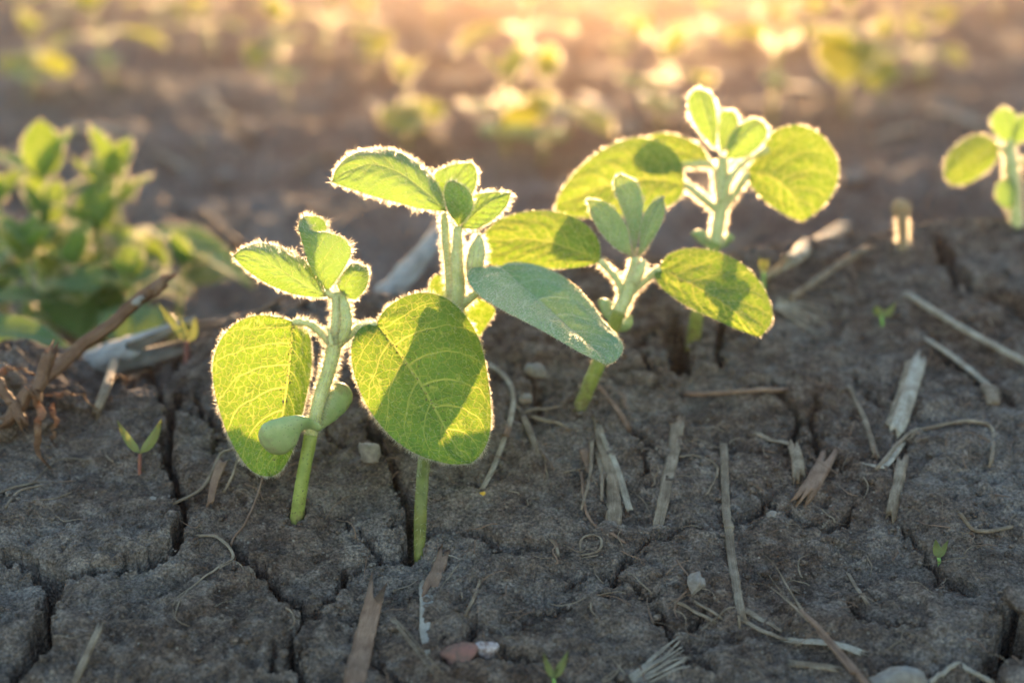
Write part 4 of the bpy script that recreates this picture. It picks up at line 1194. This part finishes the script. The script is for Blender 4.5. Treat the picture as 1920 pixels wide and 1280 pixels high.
# ------------------------------------------------------------------ plant litter on the soil
def litter(name, label, cat, pts, width, mat, flat=0.5, lift=0.3, taper=(1, 1), n=18, seg=16, jag=None, group=None, parts=None, wob=0.0, twist=0.0):
    """a straw, blade or root lying on the soil along photo pixels; width in photo pixels; pts may carry depth"""
    def curve(pts, width):
        Q = []
        zz = []
        for p in pts:
            if len(p) > 2 and p[2] is not None and p[2] > 0.1:
                Q.append(pix(p[0], p[1], p[2])); zz.append(p[2])
            else:
                h, z = hit(p[0], p[1])
                Q.append(h + np.array([0, -0.2, 1]) * ((p[2] if len(p) > 2 and p[2] else 0)))
                zz.append(z)
        r = PXM(width / 2, float(np.mean(zz))) * 0.88
        return np.array(Q), r
    Q, r = curve(pts, width)
    C = catmull(Q, n)
    onground = all(len(p) < 3 or p[2] < 0.1 for p in pts)
    if onground:
        g = ground_mid(C[:, 0], C[:, 1])
        gap = g + r * flat * lift - C[:, 2]
        C[:, 2] += np.maximum(gap, 0) * 0.7 + r * flat * lift * .4 + 0.0011
    if wob:
        C = C + np.stack([fbm(np.linspace(0, 4, n) + i * 9, np.full(n, i * 3.3 + pts[0][0]), 400 + i, 2) for i in range(3)], 1) * wob
    V, F = tube(C, [r * taper[0], r * (taper[0] + taper[1]) / 2, r * taper[1]] if taper != (1, 1) else r, seg, flat, jag=(r * 2.6 if jag is None else jag), rough=0.16, twist=twist, ridge=0.07)
    ang = np.tile(np.arange(seg) / seg, n); al = np.repeat(np.linspace(0, 1, n), seg)
    co = np.stack([ang, al, np.full(len(al), random.random() * 50)], 1)
    co = np.vstack([co, [[0, 0, 0], [0, 1, 0]]])
    o0 = C[n // 2]
    at = {'along': ('FLOAT_VECTOR', co)}
    if parts:
        t = thing(name, label, cat, o0, group)
        put('stalk', V, F, mat, t, o0, attrs=at)
        for pn, ppts, pw, pm, pf, ptap in parts:
            Qp, rp = curve(ppts, pw)
            Cp = catmull(Qp, 14)
            if all(len(p) < 3 or p[2] < 0.1 for p in ppts):
                g = ground_mid(Cp[:, 0], Cp[:, 1]); Cp[:, 2] = np.maximum(Cp[:, 2], g) + rp * pf * lift + 0.0012
            Vp, Fp = tube(Cp, [rp * ptap[0], rp * ptap[1]], 8, pf, rough=0.12, jag=rp * ptap[1])
            cc = np.stack([np.tile(np.arange(8) / 8, 14), np.repeat(np.linspace(0, 1, 14), 8), np.full(112, random.random() * 50)], 1)
            put(pn, Vp, Fp, pm, t, o0, attrs={'along': ('FLOAT_VECTOR', np.vstack([cc, [[0, 0, 0], [0, 1, 0]]]))})
        return t
    ob = put(name, V, F, mat, None, o0, attrs=at)
    return tag(ob, label, cat, group)

LG = 'dry straw pieces on the soil'
litter('twig', 'thick brown twig leaning up out of the soil at left', 'twig', [(70, 722, .474), (130, 668, .476), (200, 612, .478), (262, 560, .480), (305, 531, .480)], 27, 'twig', flat=0.9, n=26, wob=.0008,
       parts=[('twig_knob', [(290, 545, .479), (303, 530, .479), (309, 520, .479)], 30, 'twig', 0.9, (1, .6)), ('twig_node', [(255, 568, .477), (262, 560, .477), (268, 558, .477)], 22, 'grey_stalk', .8, (1, .5))])
litter('straw', 'short broken straw stub leaning on the crest below the brown twig', 'straw', [(182, 782), (205, 750, .004), (226, 712, .009)], 20, 'straw', flat=.8, group=LG)
litter('straw', 'brown straw lying along the crest left of the front seedling', 'straw', [(245, 652), (300, 632), (360, 620, .001), (450, 612, .001)], 15, 'brown_straw', flat=.7, group=LG)
litter('corn_stalk', 'thick blurred grey stalk lying behind the crest at left', 'stalk', [(30, 730, .535), (130, 700, .530), (270, 655, .525)], 80, 'grey_stalk', flat=.8, n=20, seg=16)
litter('corn_husk', 'wide grey husk slab behind the front seedling', 'husk', [(672, 625, .545), (720, 560, .555), (775, 490, .57), (812, 448, .58)], 74, 'grey_stalk', flat=.12, n=26, taper=(1.0, .75), wob=.0012, twist=.3)
for a in (([(470, 592, .52), (545, 548, .53)], 'thin brown straw behind the front seedling, left of two'), ([(505, 600, .52), (585, 556, .53)], 'thin brown straw behind the front seedling, right of two')):
    litter('straw', a[1], 'straw', a[0], 13, 'brown_straw', flat=.7, group=LG)
litter('straw', 'long pale grass stem bent beside the broad front leaf, yellow speck at its foot', 'straw', [(906, 922), (930, 870), (950, 818), (962, 762), (950, 715), (918, 690)], 11, 'pale_straw', flat=.7, n=30, group=LG, wob=.0004,
       parts=[('stem_node', [(947, 826), (950, 818), (953, 811)], 15, 'brown_straw', .7, (1, 1)), ('side_blade', [(960, 760), (975, 775), (992, 800)], 7, 'straw', .4, (1, .3))])
litter('straw', 'short thick straw right of the bent grass stem', 'straw', [(983, 790), (996, 822), (1007, 852)], 14, 'straw', flat=.6, group=LG)
litter('straw', 'thin straw pointing right from below the small pebble', 'straw', [(1000, 788), (1035, 798), (1066, 812)], 9, 'straw', flat=.6, group=LG)
litter('straw', 'flat pale leaf scrap beside the small pebble', 'straw', [(985, 778), (1020, 773), (1052, 768)], 15, 'straw', flat=.2, taper=(1, .5), group=LG)
litter('straw', 'reddish curved dry blade right of the third seedling stem', 'straw', [(1112, 722), (1140, 752), (1158, 775), (1177, 805)], 14, 'brown_straw', flat=.25, taper=(.6, .9), group=LG,
       parts=[('curled_blade', [(1140, 730), (1168, 748), (1172, 772)], 9, 'brown_straw', .3, (1, .4))])
litter('husk', 'torn pale husk bundle hanging down in the middle of the soil', 'husk', [(1122, 806), (1135, 860), (1148, 920), (1150, 985)], 30, 'straw', flat=.15, taper=(.6, 1.1), n=18, wob=.0006,
       parts=[('husk_strip', [(1124, 812), (1155, 880), (1180, 962)], 16, 'pale_straw', .2, (.7, 1)), ('husk_strip', [(1110, 830), (1106, 900), (1090, 962)], 9, 'straw', .3, (1, .6)), ('husk_strip', [(1120, 850), (1128, 900), (1128, 945)], 12, 'straw', .2, (1, .5)), ('husk_flake', [(1095, 850), (1102, 875), (1105, 892)], 24, 'brown_straw', .15, (1, .5))])
litter('straw', 'flat striped straw right of the husk bundle', 'straw', [(1272, 800), (1262, 860), (1248, 930), (1234, 994)], 26, 'straw', flat=.25, n=20, taper=(1.1, .8), group=LG)
litter('root_fibre', 'thin hooked fibre between the striped straw and the long stem', 'root', [(1275, 862), (1308, 858), (1340, 878), (1345, 895), (1325, 932)], 5, 'straw', flat=.6, seg=6, n=26, wob=.0006)
litter('straw', 'long upright pale stem with a kink at its lower end', 'straw', [(1356, 840), (1360, 950), (1373, 1070), (1390, 1168)], 17, 'straw', flat=.7, n=26, group=LG,
       parts=[('bent_end', [(1390, 1168), (1432, 1192), (1500, 1216)], 13, 'straw', .5, (1, .7)), ('split_sliver', [(1395, 1150), (1430, 1170), (1465, 1190)], 20, 'straw', .2, (1, .4)), ('stem_node', [(1362, 985), (1366, 992), (1367, 1000)], 21, 'straw', .7, (1, 1))])
litter('straw', 'pale split blade beyond the kinked stem, under the dry grass wisp', 'straw', [(1495, 1208), (1550, 1212), (1608, 1228)], 22, 'pale_straw', flat=.2, taper=(.7, .9), group=LG)

# dry grass wisp sticking up at lower right
def wisp():
    z = .352
    p = hit(1628, 1288)[0]
    t = thing('dry_grass_wisp', 'dry grass wisp splitting into three thin tips at lower right', 'grass', p)
    for nm, pts, wd, tp in (('stalk', [(1640, 1300, 2), (1585, 1235, 12), (1530, 1172, 22), (1500, 1145, 27)], 16, (1, .75)),
                            ('blade', [(1515, 1160, 25), (1480, 1105, 33), (1455, 1062, 39), (1434, 1040, 42)], 6, (1, .2)),
                            ('blade', [(1512, 1158, 25), (1475, 1120, 32), (1452, 1092, 36), (1441, 1076, 38)], 5, (1, .2)),
                            ('blade', [(1515, 1164, 24), (1475, 1125, 28), (1440, 1098, 30), (1410, 1092, 30)], 5, (1, .2)),
                            ('sheath', [(1600, 1262, 6), (1560, 1215, 14), (1530, 1182, 20)], 11, (1, .3))):
        C = catmull(P3(pts, z), 18)
        r = PXM(wd / 2, z)
        V, F = tube(C, [r * tp[0], r * tp[1]], 8, .6, rough=.1, ridge=.06)
        cc = np.stack([np.tile(np.arange(8) / 8, 18), np.repeat(np.linspace(0, 1, 18), 8), np.full(144, 3.0)], 1)
        put(nm, V, F, 'brown_straw' if nm != 'blade' else 'straw', t, p, attrs={'along': ('FLOAT_VECTOR', np.vstack([cc, [[0, 0, 0], [0, 1, 0]]]))})
wisp()

# frayed pale straw end at the bottom
def frayed(px, py, ex, ey, nfib, spread, label, wd=7, mat='pale_straw'):
    p, z = hit(px, py)
    t = thing('frayed_straw', label, 'straw', p, LG)
    for i in range(nfib):
        f = (i / (nfib - 1) - .5) * spread
        dx, dy = ex - px, ey - py
        L = math.hypot(dx, dy)
        nx, ny = -dy / L, dx / L
        pts = []
        for q in (0, .35, .7, 1):
            a = hit(px + dx * q + nx * f * L * (0.35 + .65 * q), py + dy * q + ny * f * L * (0.35 + .65 * q))[0]
            pts.append(a + np.array([0, 0, .0012 + .002 * random.random() * q]))
        C = catmull(pts, 12)
        r = PXM(wd / 2, z) * random.uniform(.6, 1.1)
        V, F = tube(C, [r, r * .3], 6, .5, rough=.1)
        cc = np.stack([np.tile(np.arange(6) / 6, 12), np.repeat(np.linspace(0, 1, 12), 6), np.full(72, i * 1.7)], 1)
        put('fibre', V, F, mat, t, p, attrs={'along': ('FLOAT_VECTOR', np.vstack([cc, [[0, 0, 0], [0, 1, 0]]]))})
frayed(1185, 1285, 1282, 1232, 9, .55, 'pale frayed straw end fanning out at the bottom edge', 9)
frayed(1455, 572, 1552, 618, 7, .5, 'small frayed fan of dry fibres beside the third plant leaf', 8)
frayed(735, 1165, 835, 1290, 4, .12, 'bundle of thin grass fibres right of the wood chip', 5, 'straw')

litter('straw', 'pale straw pointing up at the bottom left corner', 'straw', [(140, 1290), (165, 1248, .002), (188, 1215, .004)], 16, 'straw', flat=.6, group=LG)
litter('root_fibre', 'pale fibre lying at the left edge, upper of the pair', 'root', [(-10, 932), (50, 914), (102, 909)], 8, 'straw', flat=.6, seg=8)
litter('root_fibre', 'pale fibre at the left edge, lower of the pair', 'root', [(12, 958), (35, 928), (62, 920), (100, 912)], 7, 'straw', flat=.6, seg=8)
litter('root_fibre', 'faint short fibre right of the pair at the left edge', 'root', [(60, 945), (105, 940), (132, 930)], 5, 'straw', flat=.6, seg=8)
litter('root_fibre', 'arched faint fibre on the soil below the two-leaved sprout', 'root', [(60, 912), (110, 868), (168, 868)], 4, 'straw', flat=.6, seg=6)
litter('root_fibre', 'fine root hanging from below the left leaf of the front seedling', 'root', [(502, 893, .004), (486, 940, .002), (462, 985), (440, 1012), (434, 1026)], 5, 'brown_straw', flat=.8, seg=6)
litter('root_fibre', 'hooked pale root on the soil plate at lower left', 'root', [(372, 1014), (412, 1016), (432, 1036), (434, 1056), (400, 1080), (360, 1108), (325, 1140)], 7, 'straw', flat=.45, n=40, seg=8, wob=.0007, taper=(1.3, .5),
       parts=[('rootlet', [(415, 1070), (440, 1060), (456, 1072), (464, 1108)], 4, 'straw', .7, (1, .4)), ('rootlet', [(352, 1115), (335, 1140), (328, 1165)], 5, 'straw', .7, (1, .4))])
litter('bark_strip', 'curled ribbon of bark left of the front seedling foot', 'bark', [(330, 948), (375, 925), (400, 900, .002), (418, 882, .005), (438, 880, .006)], 9, 'straw', flat=.3, n=22,
       parts=[('bark_flake', [(395, 950), (405, 925, .003), (420, 900, .005)], 24, 'brown_straw', .2, (.6, 1)), ('bark_curl', [(420, 930), (440, 915, .004), (450, 890, .006)], 7, 'straw', .4, (1, .5))])
litter('wood_chip', 'flat brown wood chip standing at the bottom edge', 'wood chip', [(702, 1146, .003), (690, 1190, .002), (676, 1240, .001), (664, 1290)], 46, 'brown_straw', flat=.16, n=16, seg=12, taper=(.85, 1.05))
litter('leaf_scrap', 'narrow grey dry leaf scrap right of the wood chip', 'leaf', [(803, 1108), (800, 1150), (796, 1190), (800, 1222)], 32, 'grey_stalk', flat=.08, n=18, taper=(1.1, .35), seg=12)
litter('seed_husk', 'brown seed husk lying above the grey leaf scrap', 'husk', [(830, 1050), (822, 1076), (808, 1108)], 36, 'brown_straw', flat=.35, n=14, seg=12, taper=(.7, .9),
       parts=[('husk_rim', [(812, 1060), (826, 1048), (850, 1050), (862, 1056)], 5, 'pale_straw', .8, (1, .4))])
litter('straw', 'thin short straw above the red and white seed', 'straw', [(900, 1095), (888, 1128), (873, 1160)], 6, 'straw', flat=.7, seg=8, group=LG)
litter('root_fibre', 'small pale ring of curled root in the middle of the soil', 'root', [(1088, 1040), (1090, 1020), (1108, 1008), (1126, 1016), (1126, 1034), (1108, 1044), (1090, 1046)], 5, 'straw', flat=.6, seg=8, n=36, wob=.00025)
litter('root_fibre', 'short curved pale fibre left of the curled root ring', 'root', [(1032, 1018), (1042, 1030), (1046, 1046)], 8, 'straw', flat=.5, seg=8)
litter('root_fibre', 'long thin root passing over the curled root ring', 'root', [(1090, 890), (1098, 960), (1120, 995), (1170, 1024)], 6, 'brown_straw', flat=.7, seg=8)
litter('straw', 'white flat straw piece at right', 'straw', [(1717, 698, .003), (1700, 755, .002), (1678, 812)], 34, 'pale_straw', flat=.3, n=16, group=LG)
litter('straw', 'thin straw left of the white straw piece', 'straw', [(1590, 728), (1620, 790), (1642, 858)], 11, 'straw', flat=.6, group=LG)
litter('root_fibre', 'long bent root crossing below the white straw piece', 'root', [(1645, 884), (1700, 824), (1770, 802), (1840, 798), (1862, 815), (1858, 875)], 10, 'straw', flat=.7, n=28, seg=8, wob=.0004)
litter('straw', 'pale splinter under the white straw piece', 'straw', [(1630, 878), (1660, 880), (1688, 838)], 18, 'pale_straw', flat=.3, taper=(.5, 1), group=LG)
litter('straw', 'long pale straw cut by the right edge, upper of the pair', 'straw', [(1705, 580, .004), (1810, 640, .003), (1935, 708, .003)], 19, 'pale_straw', flat=.6, n=22, group=LG)
litter('straw', 'shorter pale straw at right, lower of the pair', 'straw', [(1742, 660, .003), (1800, 696, .002), (1860, 735)], 15, 'pale_straw', flat=.6, group=LG,
       parts=[('straw_end', [(1850, 735), (1858, 748), (1862, 765)], 34, 'straw', .5, (1, .8))])
litter('straw', 'sunlit straw right of the third plant leaf, lower of two', 'straw', [(1485, 562), (1550, 528, .003), (1618, 493, .005)], 17, 'straw', flat=.6, group=LG)
litter('straw', 'broad blurred straw right of the third plant leaf, upper of two', 'straw', [(1435, 530), (1500, 492, .003), (1585, 440, .006)], 26, 'pale_straw', flat=.5, group=LG)
litter('straw', 'short sunlit straw by the rear seedling stem', 'straw', [(1375, 468), (1400, 455, .002), (1430, 440, .003)], 15, 'straw', flat=.7, group=LG)
litter('straw', 'brown straw lying level below the third plant leaf', 'straw', [(1288, 746), (1370, 742), (1462, 738)], 15, 'brown_straw', flat=.6, group=LG)
litter('straw', 'small straw scrap above the pink chip', 'straw', [(1415, 818), (1450, 832), (1482, 840)], 12, 'straw', flat=.4, group=LG)
litter('straw', 'grey straw stub below the bent root at right', 'straw', [(1690, 872), (1682, 915), (1670, 968)], 24, 'straw', flat=.5, group=LG)
litter('bark_chip', 'pinkish bark chip in the middle right of the soil', 'bark', [(1548, 872), (1532, 900), (1515, 928)], 42, 'brown_straw', flat=.3, n=12)
litter('bark_chip', 'small pale chip left of the pinkish bark chip', 'bark', [(1490, 848), (1496, 870), (1498, 892)], 24, 'straw', flat=.3, n=12)
litter('root_fibre', 'blurred pale root beside the green sprout at right', 'root', [(1795, 990, .004), (1830, 1002), (1895, 995)], 10, 'straw', flat=.7, seg=8)
litter('root_fibre', 'twisted white root at the bottom right', 'root', [(1740, 1290), (1790, 1252), (1815, 1262), (1862, 1290)], 12, 'pale_straw', flat=.8, n=22, wob=.0005, twist=9)
litter('straw', 'grey straw end at the bottom, right of the frayed straw', 'straw', [(1488, 1252), (1525, 1256), (1565, 1262)], 16, 'straw', flat=.6, group=LG)
litter('straw', 'thin dark straw on the soil right of the dry grass wisp', 'straw', [(1590, 1082), (1606, 1110), (1625, 1138)], 8, 'straw', flat=.6, group=LG)
litter('straw', 'faint thin straw left of the long kinked stem foot, upper of two', 'straw', [(1305, 1136), (1330, 1150), (1352, 1165)], 8, 'straw', flat=.5, group=LG)
litter('straw', 'faint thin straw left of the long kinked stem foot, lower of two', 'straw', [(1258, 1130), (1300, 1152), (1338, 1172)], 9, 'straw', flat=.5, group=LG)
litter('twig', 'dark rough twig in the crumbly mound at the left edge', 'twig', [(10, 788, .452), (45, 745, .452), (75, 712, .453), (92, 668, .454)], 24, 'twig', flat=.8, n=20, wob=.0012)
litter('twig', 'second dark twig at the left edge, lying level under the mound', 'twig', [(-20, 700, .450), (10, 735, .450), (40, 790, .450)], 22, 'twig', flat=.8, n=20, wob=.0012)
litter('straw', 'blurred brown straw behind the second seedling, on the far slope', 'straw', [(375, 400, .80), (410, 430, .80), (440, 455, .80)], 24, 'brown_straw', flat=.6, group=LG)

for i, (x0, y0, x1, y1, w_, lab) in enumerate([
        (400, 215, 470, 270, 22, 'blurred straw on the far soil below the pale stones at upper left'), (130, 250, 230, 262, 18, 'blurred straw on far soil above the left cluster'),
        (690, 200, 740, 240, 20, 'blurred straw on far soil left of the second plant top'), (1090, 190, 1160, 230, 24, 'blurred straw on far soil left of the rear plant top'),
        (1480, 170, 1560, 190, 24, 'blurred straw on far soil right of the rear plant top'), (1640, 270, 1720, 250, 20, 'blurred straw on far soil above the tan sprout'),
        (560, 330, 610, 300, 20, 'blurred straw on far soil above the front plant top'), (1750, 220, 1830, 240, 22, 'blurred straw on far soil left of the right edge seedling'),
        (1590, 130, 1640, 110, 20, 'blurred straw high on the far soil at right'), (300, 300, 350, 330, 16, 'blurred straw on far soil right of the left cluster top')]):
    litter('straw', lab, 'straw', [(x0, y0, .004), ((x0 + x1) / 2, (y0 + y1) / 2, .006), (x1, y1, .003)], w_, ('straw', 'pale_straw')[i % 2], flat=.5, n=8, seg=8, group='stubble on the far soil')

# fine broken fibres of straw and root, too many and too thin to pick apart
def fibres(n, mat, label, seed):
    k = np.random.default_rng(seed)
    VV, FF, CC = [], [], []; off = 0
    while n > 0:
        py = k.uniform(560, 1290); px = k.uniform(-200, 2100)
        if k.random() > (0.35 + 0.65 * (px > 850)) or (px < 500 and k.random() < .5):
            continue
        n -= 1
        p, zc = hit(px, py)
        L = k.uniform(.003, .013) * (1.5 if k.random() < .15 else 1); a = k.uniform(0, 6.28); cv = k.normal(0, 1.0)
        m = 9; f = np.linspace(-.5, .5, m)
        an = a + cv * f + 0.3 * k.normal() * np.sin(f * 9)
        st = L / (m - 1)
        xy = np.cumsum(np.stack([np.cos(an), np.sin(an)], 1) * st, 0)
        X = p[0] + xy[:, 0]; Y = p[1] + xy[:, 1]
        r = k.uniform(.00009, .00032)
        Z = ground_mid(X, Y) + r * .6 + .0013 + np.abs(k.normal(0, .0006)) * np.sin((f + .5) * math.pi)
        V, F = tube(np.stack([X, Y, Z], 1), [r, r * .8, r * .35], 5, k.uniform(.35, .9), rough=.25)
        VV.append(V); FF += [tuple(i + off for i in q) for q in F]; off += len(V)
        CC.append(np.vstack([np.stack([np.tile(np.arange(5) / 5, m), np.repeat(np.linspace(0, 1, m), 5), np.full(5 * m, k.random() * 40)], 1), [[0, 0, 0], [0, 1, 0]]]))
    o = put('straw_fibres', np.vstack(VV), FF, mat, None, None, attrs={'along': ('FLOAT_VECTOR', np.vstack(CC))}, kind='stuff')
    tag(o, label, 'straw')
fibres(170, 'straw', 'fine pale broken fibres of straw strewn over the soil', 5)
fibres(150, 'brown_straw', 'fine dark broken rootlets strewn over the soil', 6)

# ------------------------------------------------------------------ stones and small solids
def stone(name, label, cat, px, py, w, h, mat='stone', seed=0, sink=.3, dep=1.0, group=None, zoff=0):
    p, z = hit(px, py + h * .4)
    import bmesh
    bm = bmesh.new()
    bmesh.ops.create_icosphere(bm, subdivisions=3, radius=1)
    V = np.array([v.co[:] for v in bm.verts]); F = np.array([[v.index for v in f.verts] for f in bm.faces])
    bm.free()
    k = np.random.default_rng(seed)
    for _ in range(11):                       # knock flat facets off the ball
        d = norm(k.normal(size=3)); c = k.uniform(.42, .8)
        s = V @ d
        V = V - np.where(s > c, (s - c) * .9, 0)[:, None] * d
    V = V * (1 + .16 * fbm(V[:, 0] * 2.2 + seed, V[:, 1] * 2.2 + V[:, 2] * 1.7, 77 + seed, 3))[:, None]
    V = V * np.array([PXM(w / 2, z), PXM((w + h) / 4, z) * dep, PXM(h / 2, z)])
    V = V + p + np.array([0, 0, PXM(h / 2, z) * (1 - sink) + zoff])
    o = put(name, V, F, mat, None, p, smooth=True)
    return tag(o, label, cat, group)

SG = 'small stones on the soil'
stone('stone', 'angular pale stone between the first two seedling stems', 'stone', 692, 846, 50, 62, 'pale_stone', 1, group=SG)
stone('stone', 'small round pebble right of the bent grass stem', 'stone', 988, 746, 32, 26, 'pale_stone', 2, group=SG)
stone('stone', 'rounded soil-coloured stone above the small pebble', 'stone', 1006, 692, 50, 38, 'stone', 3, group=SG)
stone('stone', 'pale angular stone left of the long kinked stem foot', 'stone', 1302, 1090, 48, 50, 'pale_stone', 4, group=SG)
stone('stone', 'tiny white chip beside the long kinked stem', 'stone', 1355, 1108, 11, 14, 'pale_stone', 5, group=SG)
stone('stone', 'pale pebble on the crack right of the long stem', 'stone', 1447, 962, 24, 22, 'pale_stone', 6, group=SG)
stone('stone', 'broad pale grey stone at the bottom edge, lower right', 'stone', 1672, 1274, 130, 70, 'stone', 7, group=SG, dep=.6)
stone('soil_clod', 'dark clod in the bottom right corner', 'clod', 1918, 1275, 110, 60, 'soil', 8)
stone('soil_clod', 'big rough clod jutting in at the right edge above the gap', 'clod', 1935, 1130, 130, 90, 'soil', 9)
stone('yellow_grain', 'tiny yellow grain at the foot of the bent grass stem', 'grain', 904, 926, 15, 12, 'yellow', 10, sink=.2)
s_ = stone('seed', 'reddish mouldy seed half buried near the bottom', 'seed', 862, 1196, 100, 50, 'red_seed', 11, sink=1.15)
stone('seed_fragment', 'white mouldy lump at the right end of the reddish seed', 'seed', 914, 1198, 60, 40, 'white_mould', 12, sink=1.2)
stone('soil_clod', 'small dark clod beside the frayed straw end', 'clod', 1205, 1285, 60, 40, 'soil', 13)
stone('stone', 'tiny pale grit at bottom left of the hooked root', 'stone', 288, 934, 16, 12, 'pale_stone', 14, group=SG)
BG = 'blurred pale stones on the far soil'
for i, (px, py, w_, h_, lab) in enumerate([
        (395, 190, 46, 40, 'blurred pale stone at upper left, upper of two'), (372, 266, 46, 34, 'blurred pale stone at upper left, lower of two'),
        (1062, 225, 50, 46, 'blurred pale stone between second plant and rear plant, left'), (1175, 240, 66, 40, 'blurred pale stone just left of the rear plant leaf'),
        (845, 100, 44, 44, 'blurred sunlit stone near the top, left of centre'), (420, 325, 40, 30, 'blurred reddish stone left of the second plant, in the furrow'),
        (1330, 195, 40, 30, 'small blurred stone right of the rear plant tip'), (1600, 330, 50, 34, 'blurred stone right of the rear plant round leaf')]):
    stone('stone', lab, 'stone', px, py, w_, h_, 'pale_stone', 30 + i, group=BG)

# crumbly sunlit mound at the left end of the crest: separate clods
k = 0
for px, py, w_, h_, lab in [(20, 700, 70, 60, 'crumbly clod at the left edge catching orange sun, topmost'), (60, 740, 60, 60, 'crumbly clod in the left mound under the dark twig'),
                            (120, 745, 60, 46, 'crumbly clod of the left mound, right of the twig'), (15, 790, 80, 70, 'crumbly clod at the left edge, lowest of the mound'),
                            (155, 760, 36, 28, 'small crumb at the right end of the left mound'), (85, 790, 44, 46, 'crumbly clod below the dark twig')]:
    stone('soil_clod', lab, 'clod', px, py, w_, h_, 'soil', 50 + k, sink=.35, group='clods of the crumbly mound at left')
    k += 1

straw_mat('dry_leaf', (0.12, 0.06, 0.035), (0.30, 0.165, 0.095), (0.50, 0.34, 0.23), tr=0.55)
for pts, wd, lab in (([(66, 738, .449), (74, 780, .447), (70, 820, .445), (80, 862, .443)], 26, 'glowing shred of dry brown leaf hanging from the left mound, longest'),
                     ([(105, 740, .456), (135, 738, .456), (170, 752, .456)], 20, 'glowing dry leaf shred right of the dark twig, in the notch'),
                     ([(100, 775, .452), (102, 800, .451), (98, 825, .450)], 16, 'small glowing dry shred right of the longest hanging one'),
                     ([(0, 700, .462), (30, 692, .462), (62, 702, .462)], 26, 'glowing dry crust scrap on top of the left mound at the edge'),
                     ([(212, 712, .470), (226, 704, .470), (238, 712, .470)], 14, 'tiny glowing dry scrap at the tip of the broken straw stub')):
    litter('dry_leaf_shred', lab, 'leaf', pts, wd, 'dry_leaf', flat=.25, n=30, taper=(.7, .4), wob=.0016, twist=.5, group='dry leaf shreds in the left mound')

# ------------------------------------------------------------------ hazy evening air
def haze():
    t = NT('haze')
    v = t.n('ShaderNodeVolumePrincipled')
    v.inputs['Color'].default_value = (1.0, 0.70, 0.45, 1)
    v.inputs['Density'].default_value = 0.0095
    v.inputs['Anisotropy'].default_value = 0.90
    t.l(v.outputs[0], t.out.inputs['Volume'])
    x0, x1, y0, y1, z0, z1 = -160, 160, -2, 72, -1.2, 0.40
    V = [(x, y, z) for z in (z0, z1) for y in (y0, y1) for x in (x0, x1)]
    F = [(0, 2, 3, 1), (4, 5, 7, 6), (0, 1, 5, 4), (2, 6, 7, 3), (0, 4, 6, 2), (1, 3, 7, 5)]
    o = put('haze', V, F, 'haze', smooth=False, kind='stuff')
    tag(o, 'pale evening haze glowing towards the low sun', 'haze')
haze()
